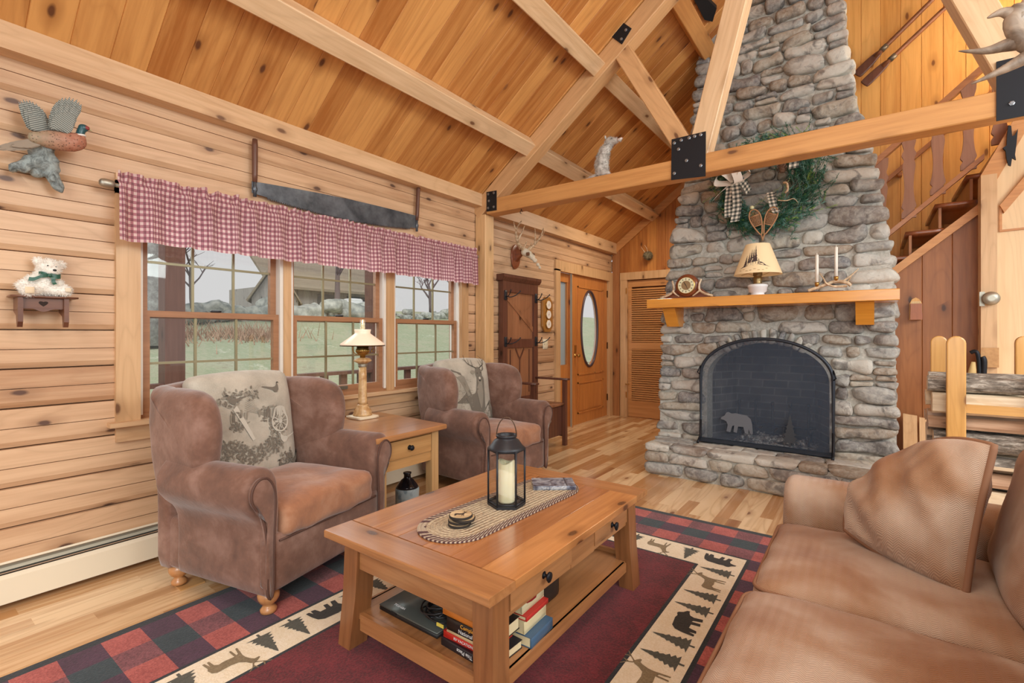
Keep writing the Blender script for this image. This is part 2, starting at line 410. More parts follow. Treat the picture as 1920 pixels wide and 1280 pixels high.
# gable wall behind closet, vertical boards
def vboards(g, x0, x1, y, zf0, zf1, wdt, rev=1, off=0):
    xs = [x0]; x = math.floor((x0-off)/wdt)*wdt+off+wdt
    while x < x1:
        xs += [x-.004, x, x+.004]; x += wdt
    xs.append(x1); dd = lambda q: .006 if abs(((q-off)/wdt)-round((q-off)/wdt)) < 1e-4 and q not in (x0,x1) else 0
    a = g.add([(q, y+dd(q), z) for q in xs for z in (zf0(q), zf1(q))])
    for i in range(len(xs)-1): g.face([a+2*i, a+2*i+2, a+2*i+3, a+2*i+1])
ct = lambda x: min(ZC0+MC*x, RZ-MR*(x-RX))+.05
g = G(); vboards(g, 0, .25, YF, lambda q: 0, ct, .142); vboards(g, .25, 1.05, YF, lambda q: 2.1, ct, .142); vboards(g, 1.05, 3.0, YF, lambda q: 0, ct, .142)
struct('wall_back', g, W_BACK)
g = G(); vboards(g, 2.9, 6.5, 6.2, lambda q: 0, ct, .16); struct('wall_stair', g, W_STAIR)
g = G(); g.box(2.9,6.2,0,2.95,7.1,5.2); struct('wall_return', g, W_STAIR)
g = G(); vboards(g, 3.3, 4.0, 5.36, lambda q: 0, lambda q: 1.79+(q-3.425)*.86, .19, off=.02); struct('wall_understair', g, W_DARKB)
PALE = wood('pale_birch_panel', lin(236,208,166), lin(216,180,134), 2, None, None, .5, .1, .06, lin(140,90,60), .03, fine=.5)
g = G()
g.prism([(4.05,0),(6.5,0),(6.5,4.4),(4.9,4.4),(4.03,2.50)], 5.24, 5.30, lambda a,b,c: (a,c,b)); struct('wall_right_hall', g, PALE)
# trims
def tbox(name, b, m): g = G(); g.box(*b); o = obj(name, g, m); o['kind'] = 'structure'; return o
g = G(); g.prism([(0,2.575),(.10,2.575),(.10,2.70),(0,2.625)], -2.5, 3.79, lambda a,b,c: (a,c,b)); struct('trim_1', g, W_TRIMY)
g = G(); g.prism([(0,2.53),(.09,2.53),(.09,2.692),(0,2.625)], 3.93, 7.1, lambda a,b,c: (a,c,b)); struct('trim_2', g, W_TRIMY)
g = G(); g.prism([(0.02,2.50),(.02,2.64),(1.9,2.64+1.41),(1.9,3.91)], 7.06, 7.1, lambda a,b,c: (a,c,b)); struct('trim_3', g, W_TRIMX)
g = G(); g.prism([(.015,0),(.135,0),(.135,2.6),(.015,2.6)], 7.07, 7.1, lambda a,b,c: (a,c,b)); struct('trim_4', g, wood('corner_board', lin(186,128,80), lin(150,94,54), 2, None, None, .45,.2,.5,lin(70,40,24)))

# ---------------------------------------------------------------- windows
MUNT = flat('muntin_metal', lin(150,142,112), .4, .4)
def window(k, y0, y1):
    f = obj('window_%d' % k, G().box(-.13,y0,WZ0,-.115,y0+.02,WZ1).box(-.13,y1-.02,WZ0,-.115,y1,WZ1).box(-.13,y0,WZ0,-.02,y1,WZ0+.028).box(-.13,y0,WZ1-.03,-.02,y1,WZ1), W_SASH); f['kind'] = 'structure'
    g = G(); 
    for y in (y0, y1-.022): g.box(-.12, y, WZ0+.02, -.01, y+.022, WZ1-.02)
    obj('jamb_liner', g, WHITE, f)
    a, b = y0+.022, y1-.022; MR = 1.385; st = .038
    for nm, xx, za, zb, zm in (('upper_sash', -.085, MR-.02, WZ1-.03, 1.69), ('lower_sash', -.045, WZ0+.028, MR+.022, 1.105)):
        g = G(); g.box(xx-.018,a,za,xx+.018,a+st,zb); g.box(xx-.018,b-st,za,xx+.018,b,zb)
        g.box(xx-.018,a+st,za,xx+.018,b-st,za+(.04 if nm[0]=='u' else .048)); g.box(xx-.018,a+st,zb-.036,xx+.018,b-st,zb)
        s_ = obj(nm, g, W_SASH, f)
        g = G(); 
        for q in (1,2):
            yy = a+st+(b-a-2*st)*q/3; g.box(xx-.007,yy-.007,za+.03,xx+.007,yy+.007,zb-.03)
        g.box(xx-.006,a+st,zm-.007,xx+.006,b-st,zm+.007)
        obj('muntin_grid', g, MUNT, s_)
        obj('pane', G().box(xx-.002,a+st-.004,za+.03,xx+.002,b-st+.004,zb-.03), GLASS, s_)
    ym = (y0+y1)/2
    obj('sash_lock', G().soft((-.05,ym,MR+.03),(.03,.06,.016),.006,3), IRONM, f)
    obj('sash_lift', G().box(-.022,ym-.05,WZ0+.045,-.012,ym+.05,WZ0+.07), flat('pewter', lin(120,118,110), .4, .7), f)
window(1, .935, 1.765); window(2, 1.815, 2.655); window(3, 2.735, 3.565)
tbox('trim_5', (-.13,1.765,WZ0,.004,1.815,WZ1), W_TRIMZ); tbox('trim_6', (-.13,2.655,WZ0,.004,2.735,WZ1), W_TRIMZ)
tbox('trim_7', (-.01,.828,.80,.022,.938,2.10), W_TRIMZ); tbox('trim_8', (-.01,3.562,.80,.022,3.665,2.10), W_TRIMZ)
tbox('trim_9', (-.01,.828,2.03,.022,3.665,2.14), W_TRIMY)
tbox('trim_10', (-.13,.795,.775,.062,3.70,.80), W_TRIMY); tbox('trim_11', (-.01,.83,.69,.02,3.665,.775), W_TRIMY)
tbox('trim_12', (-.14,.83,WZ0-.02,-.0,.94,WZ1+.02), W_TRIMZ)

# curtain rod and gathered gingham valance
rod = obj('curtain_rod', G().tube([(.085,.80,2.055),(.085,3.70,2.055)], .011).soft((.085,.775,2.055),(.045,.07,.045),.022,5).soft((.085,3.715,2.055),(.04,.05,.04),.02,5).box(0,.86,2.04,.085,.875,2.07).box(0,3.64,2.04,.085,3.655,2.07), NICK, loc=(.085,.8,2.055))
tag(rod, 'brushed nickel curtain rod holding the gingham valance above the windows', 'curtain rod')
gm = NT('gingham', .85, Sheen_Weight=.2); u, v_, _ = gm.sep(gm.uvc())
su = gm.ma('GREATER_THAN', gm.ma('FRACT', gm.ma('MULTIPLY', u, 150.0)), .5); sv = gm.ma('GREATER_THAN', gm.ma('FRACT', gm.ma('MULTIPLY', v_, 11.5)), .5)
lu = gm.ma('GREATER_THAN', gm.ma('FRACT', gm.ma('MULTIPLY', u, 600.0)), .8); lv = gm.ma('GREATER_THAN', gm.ma('FRACT', gm.ma('MULTIPLY', v_, 46.0)), .8)
t_ = gm.ma('MULTIPLY', gm.ma('ADD', su, sv), .5)
cc = gm.ramp(t_, [(0, lin(228,202,200)), (.5, lin(176,110,126)), (1, lin(126,58,78))])
cc = gm.mix(gm.ma('MULTIPLY', gm.ma('MAXIMUM', lu, lv), .28), cc, lin(244,226,222))
gm.col(cc)
tr = gm.n('ShaderNodeBsdfTranslucent', None, {0: cc}).outputs[0]
ms = gm.n('ShaderNodeMixShader', None, {0: .3}); gm.nt.links.new(gm.b.outputs[0], ms.inputs[1]); gm.nt.links.new(tr, ms.inputs[2]); gm.nt.links.new(ms.outputs[0], gm.nt.nodes['Material Output'].inputs[0])
def valf(u, v):
    y = .805+u*2.87
    ph = u*2*PI*21+2.2*noise.noise(V((u*14,0,0))); amp = .022+.014*noise.noise(V((u*23,3,1)))
    z = 2.125-.36*v
    if v < .17:      # ruffled header above the rod
        k = v/.17; x = .116+.020*math.sin(ph*2.3+1)*(1-k)+.012*noise.noise(V((u*90,k*4,0)))*(1-k); z += .022*noise.noise(V((u*60,5,2)))*(1-k)
    else:
        k = (v-.17)/.83; tt = min(1, k*3)
        x = .124+amp*math.sin(ph)*(.25+.75*tt)+.010*noise.noise(V((u*110,k*2,7)))*(1-k*.6)+.012*k
        z += .012*noise.noise(V((u*30,9,2)))*k
    y += .010*math.cos(ph)*(1 if v > .17 else .4)
    return (max(x,.04), y, z)
val = obj('window_valance', G().grid(valf, 620, 22), gm.mat, loc=(.09,2.2,2.05))
tag(val, 'red and white gingham ruffled valance hanging across the three windows', 'valance')

# ---------------------------------------------------------------- entry door with sidelight
g = G(); z1 = 2.12
g.box(-.03,5.35,0,.028,5.46,2.12); g.box(-.03,5.35,2.10,.028,7.06,2.235); g.box(-.03,6.955,0,.028,7.06,2.10)
d1 = obj('door_1', g, W_TRIMZ); d1['kind'] = 'structure'
g = G(); g.box(-.10,5.46,0,-.03,5.50,2.1); g.box(-.10,5.80,0,.008,5.835,2.1); g.box(-.10,5.50,0,-.045,5.80,.86); g.box(-.10,5.50,1.98,-.045,5.80,2.1); g.box(-.10,5.5,.86,-.05,5.53,1.98); g.box(-.10,5.77,.86,-.05,5.80,1.98)
sl = obj('sidelight', g, W_DOOR, d1)
frost = NT('privacy_glass', .4); frost.col(lin(190,205,215)); frost.b.inputs['Transmission Weight'].default_value = .55
obj('sidelight_pane', G().box(-.085,5.53,.86,-.08,5.77,1.98), frost.mat, sl)
obj('threshold_strip', G().box(-.02,5.797,0,.010,5.801,2.1), flat('door_weatherstrip', lin(176,172,156), .4), sl)
tag(obj('door_sill', G().box(-.14,5.46,-.01,.0,6.96,.014), W_TRIMY), None, None, None, 'structure')
Y0, Y1 = 5.84, 6.95
g = G(); yc = 6.36; ry, rz_, zc = .255, .545, 1.355
# slab with oval opening: grid of strips between oval and rectangle
n = 48; xs = -.02
inn = [(yc+ry*math.cos(2*PI*k/n), zc+rz_*math.sin(2*PI*k/n)) for k in range(n)]
def onrect(k):
    a = 2*PI*k/n; dy, dz = math.cos(a)*ry, math.sin(a)*rz_
    t = min([((Y1-yc)/dy if dy > 1e-6 else ((Y0-yc)/dy if dy < -1e-6 else 9e9)), ((2.1-zc)/dz if dz > 1e-6 else ((.012-zc)/dz if dz < -1e-6 else 9e9))])
    return (yc+dy*t, zc+dz*t)
outr = [onrect(k) for k in range(n)]
for x in (xs, xs-.045):
    a = g.add([(x,)+p for p in inn]); b = g.add([(x,)+p for p in outr])
    for k in range(n): g.face([a+k, a+(k+1)%n, b+(k+1)%n, b+k])
a = g.add([(xs,)+p for p in inn]); b = g.add([(xs-.045,)+p for p in inn])
for k in range(n): g.face([a+k, b+k, b+(k+1)%n, a+(k+1)%n])
for (ya, za) in ((Y0,.012),(Y0,2.1),(Y1,.012),(Y1,2.1)):   # corner infill
    near = sorted(range(n), key=lambda k: (outr[k][0]-ya)**2+(outr[k][1]-za)**2)[:2]
    i = g.add([(xs, ya, za), (xs,)+outr[near[0]], (xs,)+outr[near[1]]]); g.face([i,i+1,i+2])
leaf = obj('door_leaf', g, W_DOOR, d1)
def mould(y0, z0, y1, z1, w=.02):
    g = G()
    for a in ((y0,z0,y1,z0+w),(y0,z1-w,y1,z1),(y0,z0,y0+w,z1),(y1-w,z0,y1,z1)): g.box(xs,a[0],a[1],xs+.012,a[2],a[3])
    return g
g = mould(Y0+.16,.70,Y1-.16,1.95); obj('panel_moulding', g, W_DOOR, leaf)
g = mould(Y0+.16,.16,Y1-.16,.60); g.prism([(Y0+.2,.2),(Y1-.2,.2),(Y1-.2,.56),(Y0+.2,.56)], xs, xs+.008, lambda a,b,c: (c,a,b)); obj('lower_panel', g, W_DOOR, leaf)
g = G(); 
for k in range(n): pass
ringp = [(xs+.004, p[0], p[1]) for p in inn]; g.tube(ringp, .018, 8, closed=True); obj('oval_frame', g, flat('oval_rim', lin(86,70,76), .35, .3), leaf)
g = G(); i = g.add([(xs-.02, yc+ry*math.cos(2*PI*k/n), zc+rz_*math.sin(2*PI*k/n)) for k in range(n)]); g.face(range(i,i+n)); obj('oval_pane', g, GLASS, leaf)
g = G(); g.tube([(xs-.015, yc+(ry-.035)*math.cos(2*PI*k/n), zc+(rz_-.05)*math.sin(2*PI*k/n)) for k in range(n)], .006, 6, closed=True); obj('bevel_came', g, flat('glass_came', lin(200,205,210), .3), leaf)
g = G(); g.lathe([(.026,0),(.026,.008),(.009,.012),(.009,.04),(.024,.05),(.028,.062),(.02,.075),(.005,.078)], (0,0,0), 16); g.move(0, lambda p: V((xs+p.z, 5.93+p.x, .98+p.y))); g.box(xs,5.905,1.02,xs+.012,5.955,1.12)
obj('door_knob', g, BRASS, leaf)
for z in (.25,1.05,1.85): obj('hinge', G().box(xs,Y1-.012,z,xs+.014,Y1+.012,z+.1), flat('dark_brass', lin(96,66,38), .4, .7), d1)
# closet with louvered doors in the gable wall
g = G(); g.box(.15,7.06,0,.262,7.14,2.11); g.box(.15,7.055,2.11,1.15,7.1,2.225); g.box(1.05,7.06,0,1.15,7.1,2.11)
d2 = obj('door_2', g, W_TRIMZ); d2['kind'] = 'structure'
for q, (x0, x1) in enumerate(((.264,1.045),)):
    g = G(); y = 7.10; s_ = .058 
    g.box(x0,y,.012,x0+s_,y+.03,2.1); g.box(x1-s_,y,.012,x1,y+.03,2.1)
    for za, zb in ((.012,.26),(1.05,1.15),(2.0,2.1)): g.box(x0+s_,y,za,x1-s_,y+.03,zb)
    pn = obj('louver_panel', g, W_LOUV, d2)
    g = G()
    for za, zb in ((.26,1.05),(1.15,2.0)):
        z = za+.012
        while z < zb-.015:
            g.prism([(y-.004,z-.004),(y-.004,z+.003),(y+.026,z+.026),(y+.028,z+.021)], x0+s_, x1-s_, lambda a,b,c: (c,a,b)); z += .033
    obj('louver_slats', g, W_LOUV, pn)
tag(obj('closet_interior', G().box(.20,7.30,0,1.1,7.32,2.2).box(.20,7.1,0,.25,7.32,2.2).box(.2,7.1,2.1,1.1,7.32,2.15).box(.2,7.1,0,1.1,7.32,.012), W_DARKB, None), None, None, None, 'structure')
for z in (.3,1.9): obj('hinge', G().box(.246,7.05,z,.262,7.06,z+.09), BRASS, d2)
obj('bolt_latch', G().box(.24,7.04,.50,.30,7.06,.515), BRASS, d2)

# ---------------------------------------------------------------- timber frame
def beam(name, p0, p1, w_, h_, m, parent=None, roll=0, up=None):
    """square timber from p0 to p1 (centre line), local X along its length"""
    p0, p1 = V(p0), V(p1); L = (p1-p0).length; d = (p1-p0).normalized()
    u = V(up) if up else V((0,0,1))
    y = u.cross(d).normalized(); z = d.cross(y)
    g = G(); c = .006
    o8 = [(-w_/2+c,-h_/2),(w_/2-c,-h_/2),(w_/2,-h_/2+c),(w_/2,h_/2-c),(w_/2-c,h_/2),(-w_/2+c,h_/2),(-w_/2,h_/2-c),(-w_/2,-h_/2+c)]
    g.prism(o8, 0, L, lambda a,b,c_: (c_,a,b))
    o = obj(name, g, m, None); mt = M(((d.x,y.x,z.x,p0.x),(d.y,y.y,z.y,p0.y),(d.z,y.z,z.z,p0.z),(0,0,0,1)))
    if parent: o.parent = parent; mt = M.Translation(-V(parent.location)) @ mt
    o.matrix_local = mt
    return o
TY = 3.855
tr_ = thing('timber_truss', 'pine timber roof truss with tie beam, rafter and webs under the ceiling', 'truss', (2.2,TY,2.56), 0, None, True)
cvz = lambda x, d: ZC0+MC*x-d/.8        # a plane d below the ceiling
beam('tie_beam', (.16,TY,2.558), (5.6,TY,2.558), .145, .145, W_BEAMY, tr_)
beam('rafter', (.0,TY,cvz(0,.085)), (RX,TY,cvz(RX,.085)), .145, .16, W_BEAMM, tr_)
beam('rafter', (6.4,TY,RZ-MR*(6.4-RX)-.1), (RX,TY,cvz(RX,.085)), .145, .16, W_BEAM, tr_)
beam('web', (2.15,TY,2.66), (1.56,TY,3.72), .13, .14, W_BEAMM, tr_)
beam('web', (2.22,TY,2.64), (2.72,TY,4.60), .14, .155, W_BEAM, tr_)
beam('web', (3.95,TY,2.64), (3.22,TY,4.62), .14, .16, W_BEAM, tr_)
beam('web', (4.0,TY,2.66), (4.54,TY,3.72), .13, .14, W_BEAM, tr_)
def plate(poly, bolts, y=TY-.0725, nm='gusset_plate'):
    g = G(); g.prism(poly, y-.008, y, lambda a,b,c: (a,c,b)); p = obj(nm, g, IRON, tr_)
    for (x, z) in bolts:
        b = G(); b.lathe([(.013,0),(.013,.006),(.009,.007),(.009,.012)], (0,0,0), 6, False); b.move(0, lambda q: V((x+q.x, y-.008-q.z, z+q.y))); obj('bolt', b, STEEL, p)
plate([(2.026,2.475),(2.283,2.455),(2.285,2.79),(2.03,2.79)], [(2.052,2.755),(2.105,2.765),(2.165,2.768),(2.205,2.771),(2.25,2.772),(2.085,2.70),(2.145,2.60),(2.25,2.54),(2.052,2.52)])
plate([(3.84,2.46),(4.10,2.46),(4.10,2.79),(3.84,2.79)], [(3.87,2.75),(3.95,2.76),(4.05,2.76),(3.90,2.54),(4.06,2.50)])
plate([(1.50,3.80),(1.585,3.90),(1.70,3.78),(1.615,3.68)], [(1.585,3.86),(1.545,3.80),(1.655,3.78),(1.615,3.72)])
plate([(.165,2.51),(.29,2.505),(.29,2.70),(.165,2.705)], [(.19,2.68),(.262,2.68),(.19,2.54),(.262,2.54),(.20,2.61)])
tag(obj('metal_plate', G().prism([(2.06,4.25),(2.12,4.32),(2.16,4.62),(2.10,4.72),(2.06,4.6)], 0, .03, lambda a,b,c: (a, b, ZC0+MC*a-.03+c)), IRON, loc=(2.1,4.5,4.15)), 'black metal plate fixed to the ceiling boards beside the chimney', 'plate')
# purlins, held between the rafters
for i, x in enumerate((.665, 1.375, 1.99)):
    for (ya, yb, t) in ((-2.4, TY-.0725, 'running towards the seating side'), (TY+.0725, YF-.005, 'running to the gable wall beyond the truss')):
        b = beam('roof_purlin', (x, ya, cvz(x,.06)), (x, yb, cvz(x,.06)), .135, .118, W_BEAM if i < 2 else W_BEAMY, None, 0, (-.6,0,.8))
        tag(b, ('square pine roof purlin ' + t + ', ' + ['lowest, nearest the plate', 'middle of the three', 'highest, nearest the chimney'][i]), 'beam', 'roof purlins')
po = beam('wall_post', (.074,TY,0), (.074,TY,2.487), .14, .135, wood('post_pine', lin(228,188,138), lin(196,152,102), 0, None, None, .45, .2, .6, lin(96,58,36)), None, 0, (1,0,0))
tag(po, 'upright square pine post with plugged bolt holes beside the windows', 'post')
for z in (2.36,1.98,1.58,1.2): obj('bolt_plug', G().box(.1425,TY-.012,z,.145,TY+.012,z+.024), flat('plug_dark', lin(110,84,60), .6), None).parent = None
for o in [q for q in COL.objects if q.name.startswith('bolt_plug')]:
    o.parent = po; o.matrix_parent_inverse = po.matrix_local.inverted()

# ---------------------------------------------------------------- baseboard heater
def heater(y0, y1, lab):
    h = thing('baseboard_heater', lab, 'heater', (.04,y0,0), 0, None, True)
    obj('front_cover', G().prism([(.022,.03),(.085,.035),(.088,.15),(.072,.165),(.068,.165),(.08,.148),(.078,.04),(.022,.038)], y0, y1, lambda a,b,c: (a,c,b)), CREAM, h)
    obj('top_hood', G().prism([(.004,.19),(.05,.218),(.052,.208),(.03,.196),(.012,.18),(.012,.02),(.004,.02)], y0, y1, lambda a,b,c: (a,c,b)), CREAM, h)
    obj('damper', G().prism([(.040,.160),(.070,.176),(.072,.172),(.042,.156)], y0+.01, y1-.01, lambda a,b,c: (a,c,b)), flat('damper_tan', lin(150,124,100), .5), h)
    obj('fins', G().box(.014,y0+.02,.05,.062,y1-.02,.165), BLACK, h)  # solid black fin block, its black also stands in for shade in the slot
heater(-2.3, 3.72, 'long cream baseboard heater along the log wall below the windows')

# ---------------------------------------------------------------- outdoors
gr = NT('hillside_grass', .9); o_ = gr.obc(); n1 = gr.noise(o_, .9, 4); n2 = gr.noise(o_, 9, 4, .7); n3 = gr.noise(o_, 40, 4, .8); f = gr.ma('ADD', gr.ma('ADD', gr.ma('MULTIPLY', n1, .4), gr.ma('MULTIPLY', n2, .35)), gr.ma('MULTIPLY', n3, .25))
gr.col(gr.ramp(f, [(.36, lin(150,146,124)), (.46, lin(176,178,152)), (.54, lin(150,162,130)), (.64, lin(206,206,186))])); gr.bump(n2, .6, .05)
def hz(x, y):
    t = max(0, (-x-2.9)/13.5); z = -.45+(2.75 if t >= 1 else 2.75*(t*1.15-.15*t*t))
    return z + .12*noise.noise(V((x*.25,y*.25,0)))+max(0,(y-10))*.018*min(1,t)
g = G(); g.grid(lambda u,v: (-2.9-32*u, -8+46*v, hz(-2.9-32*u, -8+46*v)), 60, 80)
gd = obj('grass_hillside', g, gr.mat); gd['kind'] = 'structure'
g = G(); g.box(-2.9,-3,-.10,-.17,9,-.04); dk = obj('porch_deck', g, wood('porch_boards', lin(150,120,100), lin(112,86,70), 1, (0,.14,0), None, .6)); dk['kind'] = 'structure'
PB = wood('porch_stain', lin(124,90,80), lin(90,62,54), 2, None, None, .55, .1, .1)
rl = thing('porch_railing', 'brown stained porch railing outside the windows', 'railing', (-2.2,2,-.04), 0, None, True)
obj('top_rail', G().box(-2.26,-1,.76,-2.13,6.6,.80), PB, rl); obj('bottom_rail', G().box(-2.22,-1,.10,-2.17,6.6,.16), PB, rl)
y = -.9
while y < 6.5:
    obj('baluster', G().box(-2.22,y,.16,-2.17,y+.09,.76), PB, rl); y += .27
for yy, lb in ((1.83,'brown square porch post outside the first window'),(4.22,'brown square porch post outside the second window by the lamp'),(6.6,'brown square porch post beyond the entry sidelight')):
    tag(obj('porch_post', G().box(-2.285,yy-.085,-.04,-2.115,yy+.085,3.2), PB, loc=(-2.2,yy,-.04)), lb, 'post')
# field-stone wall and boulders on the hill
ST = NT('field_stone', .85); rid = ST.n('ShaderNodeObjectInfo').outputs['Random']; nn = ST.noise(ST.obc(), 4, 5)
ST.col(ST.mix(rid, ST.ramp(nn, [(.3, lin(120,126,122)), (.7, lin(206,208,200))]), ST.ramp(nn, [(.3, lin(96,104,104)), (.7, lin(178,180,172))])))
def rock(r_, seed, sx=1, sy=1, sz=1):
    g = G(); g.soft((0,0,0),(2*r_*sx,2*r_*sy,2*r_*sz), r_*.62*min(sx,sy,sz), 6)
    g.move(0, lambda p: p*(1+.28*noise.noise(p/r_*1.1+V((seed*7.1,0,3)))+.08*noise.noise(p/r_*4+V((seed,0,0))))); return g
protos = [obj('field_boulder', rock(.34, k, 1.2, 1.4, .8), ST.mat, None, True) for k in range(4)]
ri = random.Random(5); k = 0
for row in range(2):
    y = 3.2
    while y < 19.5:
        if not (row and ri.random() < .25) :
            x = -12.8-(y-3)*.10+ri.uniform(-.3,.3)+row*-.15; s_ = ri.uniform(.55,1.15)*(1-.25*row)*(1 if y < 13 else .62)
            b = protos[k] if k < 4 else dup(protos[k % 4])
            b.location = (x, y, hz(x,y)+.18*s_+row*.42*s_); b.rotation_euler = (ri.uniform(-.4,.4), ri.uniform(-.4,.4), ri.uniform(0,6)); b.scale = (s_,)*3
            tag(b, 'weathered grey boulder in the dry-stone wall across the hill outside the windows', 'boulder', 'boulders of the hillside stone wall'); k += 1
        y += ri.uniform(.42,.7)
# barn
BW = wood('barn_boards', lin(166,160,156), lin(112,108,108), 2, (1,.3,0), None, .8, .5, .1, None, .3)
BR = wood('barn_roof', lin(150,138,120), lin(120,108,94), 1, (2,.16,0), None, .8, .4, 0, None, .3)
bn = thing('barn', 'old weathered barn with steep brown roof on the hill behind the stone wall', 'barn', (-22,14,2.3), 0, None, True)
def bx_(a,b,c): return (-21.5-b, 10.9+a, 2.2+c)
g = G(); g.prism([(11.0,2.0),(13.3,2.0),(13.3,3.0),(12.15,4.7),(11.0,3.0)], 20, 26, lambda a,c,b: (-b, a+(b-20)*.6, c)); obj('barn_body', g, BW, bn)
for s_ in (0,1):
    q = [(10.78,2.86),(12.15,4.92),(12.15,4.78),(10.84,2.80)] if s_ == 0 else [(13.52,2.86),(12.15,4.92),(12.15,4.78),(13.46,2.80)]
    obj('roof_slope', G().prism(q, 19.7, 26.2, lambda a,c,b: (-b, a+(b-20)*.6, c)), BR, bn)
g = G(); g.box(-26,12.6,2.0,-21.2,19.0,3.8); obj('side_wing', g, BW, bn)
obj('wing_roof', G().prism([(20.7,3.62),(20.7,3.76),(24,6.6),(24,6.4)], 12.2, 19.4, lambda a,c,b: (-a, b, c)), BR, bn)
for y in (16.3,18.2): obj('barn_window', G().box(-21.22,y-1.2,2.9,-21.18,y,3.5), flat('dark_pane', lin(70,76,80), .3), bn)
# bare trees
BK = NT('tree_bark', .9); nb = BK.noise(BK.obc(), 9, 5, .7); BK.col(BK.ramp(nb, [(.3, lin(116,112,112)), (.7, lin(170,172,170))])); BK.bump(nb, .6, .03)
BK2 = NT('tree_bark_dark', .9); BK2.col(lin(108,96,98))
def tree(pos, h, r0, seed, label, m, depth=4, lean=(0,0)):
    r = random.Random(seed); tr0 = G(); brs = G()
    def grow(g, p, d, L, ra, lv):
        pts = [p]; q = V(p); dd = V(d)
        for i in range(4):
            dd = (dd+V((r.uniform(-.16,.16),r.uniform(-.16,.16),r.uniform(-.05,.12)))).normalized(); q = q+dd*L/4; pts.append(q.copy())
        g.tube(pts, [ra*(1-.4*i/4) for i in range(5)], 7 if lv == 0 else 4)
        if lv < depth:
            for k in range(3 if lv else 5):
                a = r.uniform(0,6.28); t = r.uniform(.3,1) ; b = pts[min(4,int(t*4)+1)]
                nd = (dd*.75+V((math.cos(a),math.sin(a),r.uniform(.1,.6)))*.8).normalized()
                grow(brs, b, nd, L*r.uniform(.5,.72), ra*.52, lv+1)
    grow(tr0, V(pos), V((lean[0],lean[1],1)).normalized(), h*.45, r0, 0)
    t = thing('bare_tree', label, 'tree', pos, 0, None, True)
    obj('trunk', tr0, m, t); obj('branches', brs, m, t)
tree((-9.5,3.78,1.0), 8, .42, 3, 'thick grey tree trunk at the left edge of the first window', BK.mat, 3)
tree((-17,13.5,2.5), 4.6, .15, 8, 'bare tree in front of the barn wing, seen in the second window', BK2.mat)
tree((-16,15.2,2.6), 4.6, .12, 12, 'slim bare tree right of the barn wing, beside the second porch post', BK2.mat)
tree((-14.5,17.2,2.4), 3.0, .10, 21, 'bare tree standing on the crest at the left of the third window', BK2.mat)
tree((-13.5,17.9,2.4), 2.7, .11, 33, 'bare branching tree on the crest in the middle of the third window', BK2.mat)
tree((-12,5.6,2.0), 2.6, .05, 41, 'small bare sapling on the crest in the first window', BK2.mat, 3)
# parked car seen past the barn
cg = thing('parked_car', 'white parked car beyond the stone wall in the second window', 'car', (-16.5,14.6,2.5), 0, None, True)
obj('car_body', G().soft((-16.5,14.9,2.85),(1.6,3.6,.6),.22,8).soft((-16.5,15.1,3.2),(1.4,2.0,.5),.22,6), flat('car_white', lin(238,240,242), .3), cg)
for y in (13.9,16.0): obj('wheel', G().lathe([(.28,-.1),(.3,0),(.28,.1)], (0,0,0), 20).move(0, lambda p: V((-15.75+p.z, y+p.x, 2.62+p.y))), BLACK, cg)
cg.location = (-19.4,15.9,2.75); cg.scale = (.5,.42,.5)
SH = NT('dry_brush', .9); SH.col(SH.ramp(SH.noise(SH.obc(), 6, 3), [(.3, lin(140,106,86)), (.7, lin(190,160,136))]))
for (x,y,l_) in ((-10.5,6.4,'reddish dry brush clump below the stone wall, second window'),(-10.2,4.0,'reddish dry brush clump below the stone wall, first window')):
    g = G(); rr = random.Random(int(y*10))
    for k in range(420):
        a = rr.uniform(0,6.28); p = V((x+rr.gauss(0,.35), y+rr.gauss(0,.7), 0)); p.z = hz(p.x,p.y)-.02; d = V((math.cos(a)*.3,math.sin(a)*.3,.35+rr.random()*.3))*rr.uniform(.5,1); i = g.add([p, p+V((.02,.02,0)), p+d]); g.face([i,i+1,i+2])
    tag(obj('brush_clump', g, SH.mat, loc=(x,y,hz(x,y))), l_, 'shrub')

# ---------------------------------------------------------------- fabrics
def suede(name, c1, c2, c3):
    m = NT(name, .78, Sheen_Weight=.35); o = m.obc(); n1 = m.noise(o, 5, 4, .6, .4); n2 = m.noise(o, 22, 4, .6)
    m.col(m.ramp(m.ma('ADD', m.ma('MULTIPLY', n1, .75), m.ma('MULTIPLY', n2, .25)), [(.3, c2), (.5, c1), (.68, c3)]))
    m.bump(m.noise(m.n('ShaderNodeVectorMath', {'operation':'MULTIPLY'}, {0:o, 1:(1,1,1)}).outputs[0], 7, 5, .6), .35, .02); return m.mat
SUEDE = suede('brown_suede', lin(120,84,68), lin(90,60,48), lin(150,116,102))
PIPE = flat('suede_piping', lin(88,60,50), .7)
def toile(name):
    m = NT(name, .9, Sheen_Weight=.2); o = m.obc()
    m.col(m.ramp(m.ma('ADD', m.ma('MULTIPLY', m.noise(o, 6, 3), .8), m.ma('MULTIPLY', m.noise(o, 160, 2), .2)), [(.35, lin(160,154,142)), (.65, lin(198,192,178))])); m.bump(m.noise(o, 400, 1), .2, .001); return m.mat
TOILE = toile('toile_cloth'); INK = flat('toile_ink', lin(118,112,102), .9); INK2 = flat('toile_ink_light', lin(146,140,128), .9); INKD = flat('toile_ink_dark', lin(66,62,56), .9); INKP = flat('toile_ink_pale', lin(202,198,186), .9)
